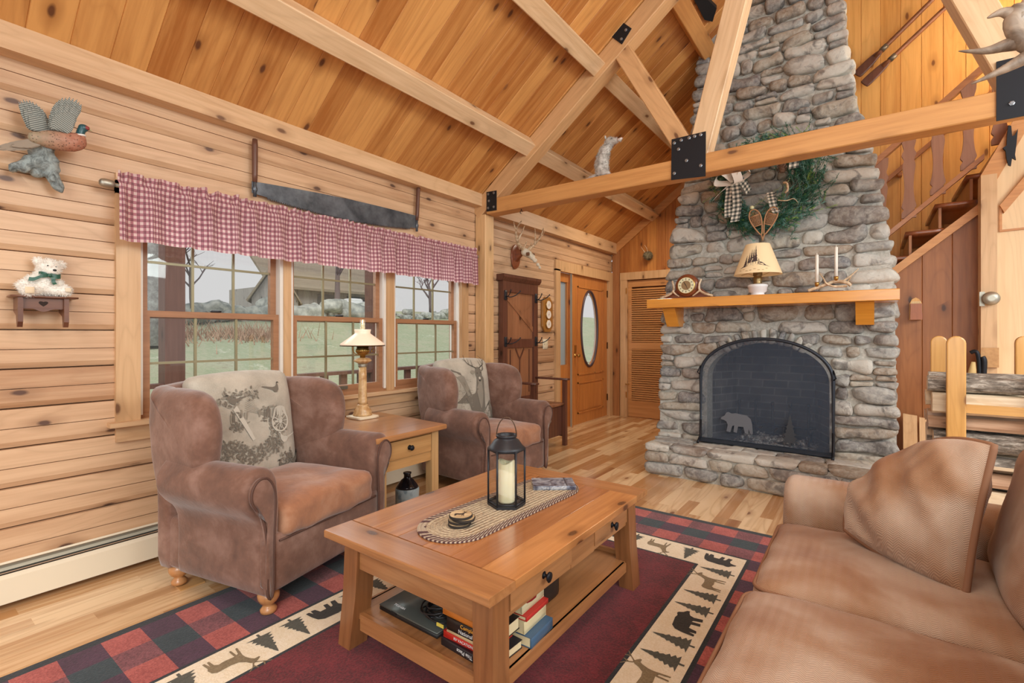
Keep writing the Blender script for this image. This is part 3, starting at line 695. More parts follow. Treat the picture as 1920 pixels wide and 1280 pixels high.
def stroke(pts, w0, w1=None):
    w1 = w0 if w1 is None else w1; P = [V(p).to_2d() for p in pts]; L = []; Rr = []
    for i, p in enumerate(P):
        d = (P[min(i+1,len(P)-1)]-P[max(i-1,0)]).normalized(); n = V((-d.y,d.x)); w_ = (w0+(w1-w0)*i/(len(P)-1))/2
        L.append(p+n*w_); Rr.append(p-n*w_)
    return L+Rr[::-1]
def blob(cx, cy, rx, ry, r, n=9, j=.25): return [(cx+rx*math.cos(2*PI*k/n)*(1+r.uniform(-j,j)), cy+ry*math.sin(2*PI*k/n)*(1+r.uniform(-j,j))) for k in range(n)]
def leafpoly(x, y, a, L, w_): c, s_ = math.cos(a), math.sin(a); return [(x+c*q*L-s_*e*w_, y+s_*q*L+c*e*w_) for q, e in ((0,0),(.3,.5),(.7,.4),(1,0),(.7,-.4),(.3,-.5))]
DEER = [(0,.30),(.03,.44),(.10,.50),(.36,.49),(.50,.52),(.60,.64),(.64,.74),(.70,.80),(.78,.76),(.86,.70),(.85,.66),(.76,.66),(.72,.60),(.67,.46),(.66,.34),(.68,.20),(.70,0),(.66,0),(.62,.22),(.58,.24),(.57,0),(.53,0),(.53,.26),(.34,.24),(.22,.26),(.16,.20),(.14,0),(.10,0),(.09,.20),(.05,0),(.01,0),(.03,.22)]
BEAR = [(0,.30),(.04,.46),(.16,.56),(.34,.58),(.50,.60),(.62,.58),(.72,.62),(.78,.60),(.84,.50),(.94,.44),(.96,.38),(.86,.36),(.78,.32),(.74,.22),(.78,.02),(.66,0),(.60,.20),(.54,.22),(.56,.02),(.46,.0),(.42,.20),(.26,.20),(.22,.02),(.12,0),(.10,.16),(.06,.02),(-.02,.02),(-.01,.2)]
def pine_poly(h=1, w_=.5, n=6, r=rnd):
    L = []; 
    for i in range(n):
        t = i/n; L += [(-w_/2*(1-t)*(1 if i % 2 == 0 else .88), .12+.86*h*t), (-w_/2*(1-t)*.55, .12+.86*h*(t+.55/n))]
    Rr = [(-x*(.9+.15*((i*7) % 3)/2), y+.02) for i, (x, y) in enumerate(L)]
    return [(-.03,0),(-.03,.12)]+L+[(0,1)]+Rr[::-1]+[(.03,.12),(.03,0)]

# ---------------------------------------------------------------- armchairs
def armchair(loc, rz, sc_, label, design):
    t = thing('wingback_armchair', label, 'armchair', loc, rz); t.scale = (sc_,)*3
    wr = lambda p, a=.006, f=9: p+V((noise.noise(p*f), noise.noise(p*f+V((5,5,5))), noise.noise(p*f+V((9,1,2)))))*a
    g = G(); g.sm = True; g.soft((0,0,.235),(.75,.78,.27),.035,10)
    obj('base', g, SUEDE, t)
    g = G(); g.tube(cr([(.378,-.33,.335),(.379,0,.332),(.378,.33,.335)],4,False), .005, 6); obj('front_piping', g, PIPE, t)
    g = G(); tilt = lambda p: V((p.x-max(0,p.z-.45)*.13, p.y*(1-.06*max(0,p.z-.5)), p.z+(.035*(1-(p.y/.42)**2) if p.z > .8 else 0)))
    g.soft((-.345,0,.54),(.13,.80,.90),.045,12, tilt); ob = obj('backrest', g, SUEDE, t)
    g = G(); 
    BX = lambda s_, q: .075*(1-(2*s_-1)**4)*(1-(2*q-1)**4)
    def bk(p):
        s_ = p.y/.62+.5; q = (p.z-.42)/.60; f = max(0,(p.x+.255)/.055)
        return tilt(V((p.x+BX(min(1,max(0,s_)),min(1,max(0,q)))*f, p.y, p.z)))
    g.soft((-.255,0,.72),(.11,.62,.60),.045,16, bk); bc = obj('back_cushion', g, TOILE, t)
    surf = lambda s_, q: tilt(V((-.198+BX(s_,q), (s_-.5)*.62, .42+.60*q)))
    def dfn(off): return lambda a, b: surf(a, b)+V((off,0,off*.2))
    r = random.Random(4+len(design)); D = [(G(), INK2), (G(), INK), (G(), INKD), (G(), INKP)]
    def put(k, poly): D[k][0].decal(poly, dfn(.0022+.0005*k))
    if design == 'pheasant':
        def spray(cx, cy, R1, n, k):
            for i in range(n):
                a = r.uniform(0,6.28); d = R1*r.random()**.6; put(k, leafpoly(cx+d*math.cos(a), cy+d*.6*math.sin(a), r.uniform(0,6.28), r.uniform(.02,.045), r.uniform(.012,.02)))
        for (cx,cy,R1,n) in ((.22,.38,.16,150),(.42,.30,.16,130),(.62,.36,.14,120),(.30,.60,.10,60),(.25,.78,.12,60),(.80,.20,.10,50),(.72,.50,.10,70),(.62,.62,.1,50),(.45,.80,.10,30)):
            spray(cx,cy,R1,n//2,0); spray(cx,cy,R1*.85,n//2,1)
        for i in range(22): a = 1.2+i*.07; put(0, stroke([(.62,.62),(.62+.26*math.cos(a+.3),.62+.26*math.sin(a+.3))], .006, .002))
        put(3, blob(.74,.56,.105,.10,r,20,.0)); put(0, blob(.74,.56,.088,.084,r,20,.0)); put(3, blob(.74,.56,.02,.02,r,10,0))
        for i in range(10): a = i*.628; put(3, stroke([(.74,.56),(.74+.095*math.cos(a),.56+.09*math.sin(a))], .007))
        def bird(x, y, s_, fl, k=1):
            B = [(0,.5),(-.9,.62),(-1,.56),(-.1,.3),(.1,.1),(.35,.1),(.55,.3),(.62,.6),(.6,.8),(.72,.84),(.82,.78),(.7,.92),(.55,.9),(.48,.7),(.3,.55)]
            put(k, [(x+fl*a*s_, y+b*s_) for a, b in B]); put(2, [(x+fl*a*s_, y+b*s_) for a, b in ((.6,.8),(.72,.84),(.82,.78),(.7,.92),(.55,.9))])
        bird(.30,.72,.11,-1,1); bird(.70,.78,.12,1,1); bird(.80,.34,.13,-1,3); bird(.78,.08,.13,-1,1); bird(.88,.10,.12,1,1); bird(.34,.03,.12,1,2)
        put(3, stroke([(.28,.70),(.36,.60),(.44,.44)], .05, .03)); put(1, stroke([(.28,.74),(.36,.62),(.43,.46)], .006))
    else:
        put(1, [(0,.34),(.06,.62),(.16,.86),(.30,.80),(.44,.60),(.52,.44),(.40,.40),(.20,.42)]); put(0, [(.12,.84),(.16,.87),(.36,.74),(.5,.5),(.42,.5),(.26,.7)])
        put(1, [(.66,.02),(.70,.20),(.80,.34),(.88,.40),(.98,.28),(.99,.04),(.8,.01)]); put(0, [(.84,.30),(.88,.40),(.98,.28),(.97,.12)])
        for i in range(160): a = r.random(); put(0, leafpoly(r.uniform(.02,.5), r.uniform(.4,.8)*(1-.3*a), r.uniform(0,6), .02, .008))
        for i in range(120): put(r.choice((0,1)), leafpoly(r.uniform(.64,.98), r.uniform(.03,.3), r.uniform(0,6), .025, .01))
        body = cr([(.37,.48),(.46,.52),(.56,.54),(.60,.64),(.62,.72),(.70,.74),(.76,.70),(.76,.56),(.75,.42),(.74,.30),(.69,.20),(.68,.02),(.62,.02),(.62,.18),(.58,.04),(.52,.04),(.52,.24),(.46,.30),(.42,.40)], 3); put(1, body)
        put(0, cr([(.60,.60),(.64,.70),(.70,.70),(.73,.55),(.70,.40),(.66,.30),(.62,.44)],3))
        put(1, cr([(.60,.74),(.61,.82),(.67,.87),(.73,.83),(.735,.74),(.70,.66),(.67,.64),(.64,.67)],3)); put(2, blob(.670,.665,.02,.014,r,8,0)); put(2, blob(.635,.775,.010,.008,r,6,0)); put(2, blob(.712,.780,.010,.008,r,6,0)); put(3, blob(.672,.70,.022,.02,r,8,0))
        put(0, cr([(.61,.80),(.54,.82),(.50,.79),(.55,.76)],3)); put(1, cr([(.73,.80),(.78,.85),(.81,.90),(.80,.83)],3))
        for sg, cx in ((-1,.64),(1,.70)):
            q = lambda a, b: (cx+sg*a, .85+b)
            put(2, stroke(cr([q(0,0),q(.07,.03),q(.14,.07),q(.16,.13),q(.12,.19)],4,False), .014, .006))
            for a, b, c, d in ((.06,.03,.04,.12),(.12,.06,.09,.15),(.15,.11,.20,.14)): put(2, stroke([q(a,b),q(c,d)], .009, .003))
    for g_, m_ in D:
        if g_.f: obj('printed_motif', g_, m_, bc)
    for sg in (1,-1):
        out = cr([(.395,.11),(.398,.30),(.41,.42),(.455,.475),(.492,.53),(.496,.60),(.455,.66),(.40,.672),(.345,.645),(.315,.59),(.31,.50),(.31,.30),(.31,.11)], 3)
        g = G(); g.pill(out, .60, .03, lambda a,b,c: V((c+.060, sg*a, b+.012*math.cos(c*5))), 4)
        g.move(0, lambda p: wr(p, .008, 7) if p.z > .4 else p); arm = obj('arm', g, SUEDE, t)
        fr = cr([(.362,.12),(.358,.34),(.352,.46),(.352,.56),(.385,.625),(.43,.635),(.466,.60),(.468,.545),(.435,.49),(.41,.44),(.392,.32),(.392,.12)], 4)
        g = G(); g.pill(fr, .03, .012, lambda a,b,c: V((c+.365, sg*a, b)), 3, .006); obj('arm_facing', g, SUEDE, arm)
        g = G(); g.tube([(.377, sg*(p[0]), p[1]) for p in fr], .0055, 6, True); obj('piping', g, PIPE, arm)
        wg = cr([(-.38,.52),(-.1,.56),(.02,.60),(.075,.68),(.10,.80),(.085,.91),(.02,.975),(-.10,1.0),(-.26,.99),(-.385,.96)], 3)
        g = G(); g.pill(wg, .14, .062, lambda a,b,c: V((a-max(0,b-.45)*.13, sg*(.352+c+(a+.36)*.13), b)), 4, .012)
        wobj = obj('wing', g.move(0, lambda p: wr(p, .008, 8)), SUEDE, t)
        for zz in (): obj('pleat', G().tube(cr([(.03,sg*.36,zz+.02),(.085,sg*.375,zz),(.098,sg*.41,zz-.004),(.07,sg*.455,zz+.012)],4,False), .0028, 5), PIPE, wobj)
    g = G(); 
    def seat(p):
        k = (1-(p.y/.31)**4); q = V((p.x+.012*k*(1 if p.x > .3 else 0), p.y, p.z+(.035*k*(1-((p.x-.1)/.32)**4) if p.z > .42 else 0)))
        return wr(q, .012, 11) if p.x > .25 else wr(q, .007, 6)
    g.soft((.095,0,.405),(.60,.615,.15),.045,18, seat); obj('seat_cushion', g, suede('worn_seat_suede', lin(160,108,76), lin(128,84,62), lin(180,134,104)), t)
    prof = [(.022,0),(.034,.006),(.036,.02),(.026,.032),(.020,.040),(.036,.052),(.046,.070),(.047,.088),(.036,.102),(.03,.108)]
    for sx in (-1,1):
        for sy in (-1,1):
            lg = G(); lg.lathe(prof, (sx*.315, sy*.335, .0), 20); obj('leg', lg, W_TURN, t)
    return t
armchair((.69,1.37,.008), math.radians(13), 1.0, 'brown suede wingback armchair with pheasant and wagon wheel print back, nearest the camera', 'pheasant')
armchair((.57,3.27,.0), math.radians(-4), 1.0, 'brown suede wingback armchair with stag print back, beside the wall post', 'stag')
blk = obj('wood_block', G().box(.42,.955,0,.53,1.065,.006), W_OAKLX, loc=(.47,1.01,0)); tag(blk, 'small pale wood block under the rear foot of the nearest armchair', 'block')

# ---------------------------------------------------------------- end table, lamp, jug
t = thing('end_table', 'square oak end table with one drawer between the two armchairs', 'table', (.55,2.13,0), 0, None, True)
et = [(.13,1.83),(.96,1.80),(.945,2.40),(.15,2.46)]
g = G(); g.pill(et, .035, .010, lambda a,b,c: V((a,b,c+.6425)), 3, 0, False); obj('tabletop', g, W_OAK, t)
def leg4(x, y, w0=.06, z1=.625): return G().prism([(x-w0/2,y-w0/2),(x+w0/2,y-w0/2),(x+w0/2,y+w0/2),(x-w0/2,y+w0/2)], 0, z1, lambda a,b,c: (a,b,c))
for x, y in ((.20,1.91),(.20,2.37),(.885,1.88),(.875,2.33)): obj('leg', leg4(x,y), W_OAKL, t)
obj('apron', G().box(.19,1.88,.46,.21,2.36,.625).box(.23,1.88,.44,.86,1.90,.625).box(.23,2.335,.44,.85,2.355,.625).box(.87,1.90,.425,.89,2.31,.49).box(.87,1.90,.605,.89,2.31,.625), W_OAKLX, t)
dr = obj('drawer', G().box(.872,1.915,.492,.902,2.295,.603), W_OAKLX, t)
def knob(x, y, z, par, r=.016, m=None, nm='knob'):
    g = G(); g.lathe([(r*.9,0),(r*.4,.004),(r*.4,.014),(r*.8,.018),(r,.024),(r*.8,.031),(r*.3,.034)], (0,0,0), 14); g.move(0, lambda p: V((x+p.z, y+p.x, z+p.y))); return obj(nm, g, m or IRON, par)
knob(.902,2.105,.548,dr,.018)
t = thing('column_lamp', 'oil style table lamp with cream glass shade and marble column on end table', 'lamp', (.29,2.20,.66), 0, None, True)
MARB = NT('honey_marble', .25); MARB.col(MARB.ramp(MARB.noise(MARB.obc(), 14, 5, .6, 1), [(.35, lin(186,140,90)), (.6, lin(224,190,140))]))
PED = flat('alabaster_base', lin(238,224,196), .35)
lx, ly = .29, 2.20
obj('plinth', G().soft((lx,ly,.672),(.155,.155,.024),.006,4), PED, t)
g = G(); g.lathe([(.062,.684),(.064,.695),(.058,.705),(.060,.715),(.045,.745),(.036,.765),(.034,.775)], (lx,ly,0), 28); obj('column_foot', g, MARB.mat, t)
g = G(); g.lathe([(.034,.775),(.029,.79),(.0265,1.0),(.025,1.07)], (lx,ly,0), 28); obj('column', g, MARB.mat, t)
g = G(); g.lathe([(.026,1.07),(.032,1.075),(.026,1.082),(.034,1.09),(.028,1.096)], (lx,ly,0), 28); obj('silver_collar', g, NICK, t)
g = G(); g.lathe([(.028,1.096),(.040,1.106),(.058,1.116),(.060,1.124),(.048,1.14),(.030,1.146)], (lx,ly,0), 28); obj('font', g, MARB.mat, t)
g = G(); g.lathe([(.018,1.146),(.018,1.165),(.034,1.175),(.042,1.185),(.043,1.215),(.038,1.222),(.040,1.232),(.03,1.236)], (lx,ly,0), 28)
for k in range(24):
    a = k*2*PI/24; g.soft((lx+.043*math.cos(a), ly+.043*math.sin(a), 1.20), (.006,.006,.02), .003, 2)
bn_ = obj('burner', g, BRASS, t)
g = G(); 
for sg in (-1,1): g.tube(cr([(lx,ly+sg*.018,1.165),(lx,ly+sg*.06,1.18),(lx,ly+sg*.078,1.205),(lx,ly+sg*.082,1.238)],5,False), .003, 6)
g.tube([(lx,ly+.088+.018*math.cos(a*.35),1.20+.012*math.sin(a*.35)) for a in range(18)], .0025, 5, True)
obj('shade_arm', g, BRASS, t)
shm = NT('opal_glass_shade', .25); shm.col(lin(248,228,206)); shm.b.inputs['Subsurface Weight'].default_value = .0
shm.b.inputs['Emission Color'].default_value = lin(255,222,190); shm.b.inputs['Emission Strength'].default_value = .28
g = G(); g.lathe([(.142,1.243),(.146,1.248),(.143,1.258),(.055,1.335),(.050,1.343),(.052,1.355),(.055,1.37),(.052,1.372),(.049,1.357),(.047,1.345),(.052,1.33),(.138,1.256),(.138,1.244)], (lx,ly,0), 40); obj('lamp_shade', g, shm.mat, t)
g = G(); g.lathe([(.146,1.238),(.149,1.241),(.146,1.246),(.138,1.246),(.138,1.238)], (lx,ly,0), 40); obj('shade_ring', g, flat('dark_brass_ring', lin(90,66,40), .35, .8), t)
g = G(); g.lathe([(.022,1.24),(.026,1.28),(.020,1.34),(.018,1.45),(.0165,1.45),(.0185,1.34),(.024,1.28),(.02,1.24)], (lx,ly,0), 20); obj('chimney', g, LGLASS, t)
pl = bpy.data.lights.new('lamp_glow', 'POINT'); pl.energy = 2.2; pl.color = (1,.78,.5); pl.shadow_soft_size = .03; plo = bpy.data.objects.new('lamp_glow', pl); COL.objects.link(plo); plo.location = (lx,ly,1.24); pass
[q for q in COL.objects if q.name == 'column_lamp'][0].scale = (1.08,1.08,.91)
# stoneware jug
jx, jy = .50, 2.44
t = thing('stoneware_jug', 'small two-tone stoneware jug on floor under the end table', 'jug', (jx,jy,0), 0, None, True)
JG = NT('salt_glaze', .3); JG.col(JG.ramp(JG.noise(JG.obc(), 18, 3), [(.45, lin(176,190,194)), (.62, lin(120,140,150))]))
obj('body', G().lathe([(.07,0),(.085,.01),(.088,.12),(.084,.135)], (jx,jy,0), 28), JG.mat, t)
obj('neck', G().lathe([(.084,.134),(.075,.15),(.045,.19),(.026,.205),(.025,.23),(.03,.236),(.03,.245),(.02,.247)], (jx,jy,0), 28).tube(cr([(jx+.02,jy-.015,.23),(jx+.055,jy-.03,.225),(jx+.065,jy-.035,.17)],5,False), .008, 8), flat('black_glaze', lin(34,30,34), .12), t)

# ---------------------------------------------------------------- coffee table
CX0, CX1, CY0, CY1, TZ = 1.495, 2.355, 1.125, 2.405, .48
t = thing('coffee_table', 'rustic oak coffee table with drawers and lower shelf on the lodge rug', 'table', (1.925,1.765,0), 0, None, True)
g = G(); e = .135
def slab_(x0,y0,x1,y1,z0,z1,r=.006):
    return G().pill([(x0,y0),(x1,y0),(x1,y1),(x0,y1)], z1-z0, r, lambda a,b,c: V((a,b,c+(z0+z1)/2)), 3, 0, False)
for k in range(6):
    a = CX0+(CX1-CX0)*k/6; b = CX0+(CX1-CX0)*(k+1)/6
    obj('top_plank', slab_(a+.0006,CY0+e,b-.0006,CY1-e,TZ-.03,TZ,.0015), wood('oak_plank_%d' % k, lin(*((190,132,84),(204,144,90),(180,120,74),(198,136,82),(186,124,76),(208,146,88))[k]), lin(*((136,86,50),(150,94,54),(126,78,44),(146,88,48),(138,84,46),(156,98,54))[k]), 1, None, None, .22, .3, .25, lin(74,40,20), .3, .5), t)
W_OAKX2 = W_OAKX
obj('breadboard_end', slab_(CX0,CY0,CX1,CY0+e-.001,TZ-.032,TZ,.006), W_OAKX, t); obj('breadboard_end', slab_(CX0,CY1-e+.001,CX1,CY1,TZ-.032,TZ,.006), W_OAKX, t)
L0, L1, M0, M1 = CX0+.055, CX1-.035, CY0+.06, CY1-.075
for sx, xx in ((-1,L0),(1,L1)):
    for sy, yy in ((-1,M0),(1,M1)):
        g = G(); w_ = .085
        def lp(z, sp): 
            a, b = (xx, xx+w_) if sx < 0 else (xx-w_, xx); c_, d_ = (yy, yy+w_) if sy < 0 else (yy-w_, yy)
            k = sp*(1-z/.45)
            return [(a+sx*k*(1 if sx<0 else 1)+(.012*k/.02 if sx>0 else 0), c_+sy*k, z), (b+sx*k-(.012*k/.02 if sx<0 else 0), c_+sy*k, z), (b+sx*k-(.012*k/.02 if sx<0 else 0), d_+sy*k, z), (a+sx*k+(.012*k/.02 if sx>0 else 0), d_+sy*k, z)]
        a = g.add(lp(.0,.02)+lp(.22,.012)+lp(.448,0))
        for k in (0,4):
            for i in range(4): g.face([a+k+i, a+k+(i+1)%4, a+k+4+(i+1)%4, a+k+4+i])
        g.face([a+3,a+2,a+1,a]); g.face([a+8,a+9,a+10,a+11]); obj('leg', g, W_OAKZ, t)
for b_ in ((L0+.085,M0+.008,.335,L1-.085,M0+.03,.448),(L0+.085,M1-.03,.335,L1-.085,M1-.008,.448)): obj('apron', G().box(*b_), W_OAKX, t)
obj('side_apron', G().box(L0+.008,M0+.085,.335,L0+.03,M1-.085,.448), W_OAK, t)
obj('drawer_rail', G().box(L1-.03,M0+.085,.335,L1-.012,M1-.085,.352).box(L1-.03,M0+.085,.435,L1-.012,M1-.085,.448).box(L1-.03,M0+.085,.335,L1-.012,M0+.10,.448).box(L1-.03,(M0+M1)/2-.06,.335,L1-.008,(M0+M1)/2+.14,.448), W_OAK, t)
ym = (M0+M1)/2
for y0, y1 in ((M0+.102, ym-.062), (ym+.142, M1-.087)):
    d = obj('drawer', G().box(L1-.032,y0,.354,L1-.005,y1,.433), W_OAK, t)
    g = G(); yk = (y0+y1)/2; g.lathe([(.014,0),(.006,.004),(.006,.016),(.017,.02),(.017,.026),(.004,.028)], (0,0,0), 14); g.move(0, lambda p: V((L1-.005+p.z, yk+p.x, .393+p.y))); g.tube([(L1+.018,yk+.012*math.cos(a*.6),.388+.014*math.sin(a*.6)) for a in range(11)], .003, 5, True)
    obj('drawer_knob', g, IRON, d)
obj('lower_shelf', G().box(L0+.02,M0+.02,.125,L1-.02,M1-.02,.15), W_OAK, t)
for b_ in ((L0+.085,M0+.01,.09,L1-.085,M0+.03,.155),(L0+.085,M1-.03,.09,L1-.085,M1-.01,.17)): obj('shelf_rail', G().box(*b_), W_OAKX, t)
for b_ in ((L1-.028,M0+.085,.105,L1-.01,M1-.085,.15),(L0+.01,M0+.085,.105,L0+.028,M1-.085,.15)): obj('shelf_side_rail', G().box(*b_), W_OAK, t)
SZ = .1505
# braided runner
bm_ = NT('braided_jute', .95); o_ = bm_.obc(); bx, by, bz = bm_.sep(o_)
dyv = bm_.ma('MAXIMUM', bm_.ma('SUBTRACT', bm_.ma('ABSOLUTE', by), .325), 0.0); rr_ = bm_.ma('SQRT', bm_.ma('ADD', bm_.ma('MULTIPLY', bx, bx), bm_.ma('MULTIPLY', dyv, dyv)))
edge = bm_.rng(rr_, .118, .124, 0, 1); tw = bm_.ma('ADD', bm_.ma('ADD', bx, by), bm_.ma('MULTIPLY', rr_, 1.5))
sw = bm_.ma('GREATER_THAN', bm_.ma('SINE', bm_.ma('MULTIPLY', tw, 260.0)), .1)
nz = bm_.noise(o_, 140, 2)
cin = bm_.mix(bm_.rng(bm_.noise(o_, 90, 2), .35, .65, 0, 1), lin(206,190,160), lin(168,150,128)); ced = bm_.mix(sw, lin(90,62,64), lin(186,170,150))
bm_.col(bm_.mix(edge, cin, ced)); bm_.bump(bm_.ma('ADD', bm_.ma('SINE', bm_.ma('MULTIPLY', rr_, 330.0)), bm_.ma('MULTIPLY', nz, 1.5)), .7, .004)
out = [V((.158*math.cos(a), .325*(1 if math.sin(a) >= 0 else -1)+.158*math.sin(a))) for a in [2*PI*k/56+.0001 for k in range(56)]]
ro = obj('table_runner', G().pill(out, .008, .003, lambda a,b,c: V((a,b,c+.004)), 2, 0, False), bm_.mat, None, True); ro.location = (1.925,1.785,TZ+.0005); ro.rotation_euler = (0,0,-.05)
tag(ro, 'oval braided jute runner with purple brown edge on coffee table', 'table runner')
RZ1 = TZ+.009
# lantern and candle
lx, ly, rz0 = 1.925, 1.78, RZ1
t = thing('lantern', 'black metal hexagonal glass lantern with loop handle on the braided runner', 'lantern', (lx,ly,rz0), 0, None, True)
hx = lambda r_, z, k: (lx+r_*math.cos(PI/3*k+.65), ly+r_*math.sin(PI/3*k+.65), rz0+z)
g = G(); a = g.add([hx(.088,0,k) for k in range(6)]+[hx(.088,.012,k) for k in range(6)]); g.face([a+k for k in range(6)][::-1]); g.face([a+6+k for k in range(6)])
for k in range(6): g.face([a+k,a+(k+1)%6,a+6+(k+1)%6,a+6+k])
obj('lantern_base', g, IRONM, t)
g = G()
for k in range(6): g.tube([hx(.084,.01,k), hx(.084,.258,k)], .0055, 4)
for z in (.018,.253):
    for k in range(6): g.tube([hx(.084,z,k), hx(.084,z,k+1)], .005, 4)
obj('lantern_frame', g, IRONM, t)
g = G()
for k in range(6): i = g.add([hx(.082,.02,k),hx(.082,.02,k+1),hx(.082,.25,k+1),hx(.082,.25,k)]); g.face([i,i+1,i+2,i+3])
obj('lantern_glass', g, LGLASS, t)
g = G(); g.lathe([(.086,.256),(.088,.260),(.076,.270),(.058,.296),(.046,.303),(.044,.308),(.048,.312),(.048,.322),(.042,.322),(.042,.312),(.036,.30)], (lx,ly,rz0), 32); obj('lantern_cap', g, IRONM, t)
obj('handle', G().tube([(lx+.046*math.cos(a)*.8, ly+.046*math.cos(a)*.6, rz0+.312+.088*math.sin(a)) for a in [PI*k/16 for k in range(17)]], .0025, 6), flat('bronze_wire', lin(96,76,62), .4, .7), t)
cnd = NT('ivory_wax', .4); cnd.col(lin(238,228,190)); cnd.b.inputs['Subsurface Weight'].default_value = .2; cnd.b.inputs['Subsurface Radius'].default_value = (.02,.015,.01)
g = G(); g.lathe([(.037,.014),(.038,.02),(.038,.196),(.034,.200),(.026,.190),(.008,.184)], (lx,ly,rz0), 32); g.move(0, lambda p: p+V((0,0,.008*math.sin(math.atan2(p.y-ly,p.x-lx)*2+1) if p.z > rz0+.18 else 0)))
c_ = obj('pillar_candle', g, cnd.mat, loc=(lx,ly,rz0+.013)); tag(c_, 'thick ivory pillar candle standing inside the black lantern', 'candle')
# coasters: bark-edged slices
CW = NT('slice_wood', .6); CW.col(CW.ramp(CW.noise(CW.obc(), 30, 3), [(.4, lin(214,190,150)), (.65, lin(184,156,116))])); CB = flat('bark_edge', lin(48,42,38), .9)
cxs, cys = 1.915, 1.478
for k, (dx, dy, rr2, lb) in enumerate(((0,-.004,.047,'bark-edged wood slice coaster at the bottom of the stack on the runner'),(-.004,.003,.049,'bark-edged wood slice coaster, second from the bottom of the stack'),(.012,.008,.048,'bark-edged wood slice coaster sticking out to the right, third up in the stack'),(.0,.004,.049,'top wood slice coaster with burnt moose picture on the stack'))):
    rc_ = random.Random(k); pg = cr([(cxs+dx+rr2*math.cos(a)*rc_.uniform(.96,1.04), cys+dy+rr2*math.sin(a)*rc_.uniform(.96,1.04)) for a in [2*PI*q/12 for q in range(12)]], 2)
    z = RZ1+.0105*k
    co = obj('coaster', G().pill(pg, .0095, .002, lambda a,b,c: V((a,b,c+z+.005)), 2, 0, False), CB, loc=(cxs+dx,cys+dy,z)); tag(co, lb, 'coaster', 'wood slice coasters')
    obj('slice_face', G().prism([(cxs+dx+(p[0]-cxs-dx)*.93, cys+dy+(p[1]-cys-dy)*.93) for p in pg], z+.0097, z+.0102, lambda a,b,c: (a,b,c)), CW.mat, co)
    if k == 3:
        ang = .6; M2 = lambda a,b: (cxs+(a-.45)*.06*math.cos(ang)-(b-.4)*.055*math.sin(ang), cys+.004+(a-.45)*.06*math.sin(ang)+(b-.4)*.055*math.cos(ang), z+.0106)
        g = G(); g.decal(DEER, M2)
        for q in (((.68,.78),(.6,.95),(.45,1.02)),((.72,.78),(.82,.96),(.95,1.0)),((.6,.93),(.64,1.05)),((.82,.95),(.8,1.07))): g.decal(stroke(q, .05, .02), M2)
        obj('burnt_moose', g, flat('burnt_brown', lin(60,42,34), .9), co)
# book on the runner
def book(name_, loc, rz, L, D, T, cover, label, spine_txt=None, tcol=None, group=None, tsize=None, flip=False, hollow=True, up=False):
    """book lying flat; spine along local +x at y=-D/2"""
    b = thing('book', label, 'book', loc, rz, group)
    cv = obj('cover', G().box(-L/2,-D/2,0,L/2,D/2,.0022).box(-L/2,-D/2,T-.0022,L/2,D/2,T).soft((0,-D/2+.003,T/2),(L,.008,T),.003,3), cover, b)
    obj('pages', G().box(-L/2+.003,-D/2+.005,.002,L/2-.003,D/2-.003,T-.002), PAPER, b)
    if spine_txt:
        s_ = tsize or T*.62
        mt = M.Translation((0,-D/2-.0016,T/2)) @ M.Rotation(PI/2,4,'X') @ (M.Rotation(PI,4,'Z') if flip else M.Identity(4))
        text(spine_txt, s_, tcol, cv, mt, 'title')
    return b
TW = flat('title_white', lin(225,225,225), .6)
bc = NT('book_cover_blue', .35); bc.col(bc.ramp(bc.noise(bc.obc(), 14, 3, .6, 1.5), [(.35, lin(58,56,72)), (.5, lin(120,126,142)), (.66, lin(176,182,192))]))
b = book('b', (1.955,2.14,RZ1+.0005), math.radians(38), .215, .14, .02, bc.mat, 'blue grey paperback lying on the far end of the runner', 'LAND OF LOW HILLS', TW, None, .0125)
obj('cover_stripe', G().box(.06,-.07,.0202,.066,.07,.0206), flat('stripe_dark', lin(60,60,74), .5), b)
# things on the lower shelf
lt = thing('laptop', 'closed grey laptop on the lower shelf of the coffee table', 'laptop', (1.83,1.39,SZ), 0, None, True)
LG = flat('laptop_lid', lin(96,102,98), .3, .4)
obj('base', G().soft((1.83,1.385,SZ+.009),(.33,.24,.016),.004,3), BLACK, lt); ld = obj('lid', G().soft((1.83,1.385,SZ+.021),(.33,.24,.008),.003,3), LG, lt)
obj('hinge', G().box(1.74,1.262,SZ+.016,1.77,1.2665,SZ+.022), BLACK, lt)
text('TOSHIBA', .016, TW, ld, M.Translation(V((1.75,1.30,SZ+.0255))-V((1.83,1.39,SZ))), 'logo')
rc_ = random.Random(3); pts = []
for k in range(150):
    a = k*.42; r_ = .052+.012*math.sin(k*.37)+rc_.uniform(-.004,.004); pts.append((1.955+r_*math.cos(a)+.012*math.sin(k*.11), 1.315+r_*1.0*math.sin(a)*.9, SZ+.028+.012+.022*(1+math.sin(k*.23))+.0003*k))
pts += [(1.99,1.40,SZ+.12),(1.96,1.42,SZ+.10),(1.93,1.40,SZ+.06),(1.96,1.36,SZ+.05)]
cd = obj('coiled_cable', G().tube(cr(pts,2,False), .0032, 6), flat('black_rubber', lin(26,26,28), .35), loc=(1.955,1.315,SZ+.03)); tag(cd, 'coiled black power cord lying on the laptop', 'cord')
obj('cord_tag', G().box(1.995,1.262,SZ+.055,2.03,1.264,SZ+.068), flat('yellow_tag', lin(214,196,84), .6), cd)
pb = obj('power_adapter', G().soft((2.02,1.50,SZ+.017),(.07,.12,.033),.008,4), BLACK, loc=(2.02,1.50,SZ)); tag(pb, 'black power adapter behind the book stack on the lower shelf', 'adapter')
TO = flat('title_orange', lin(240,170,60), .6); z = SZ+.0005
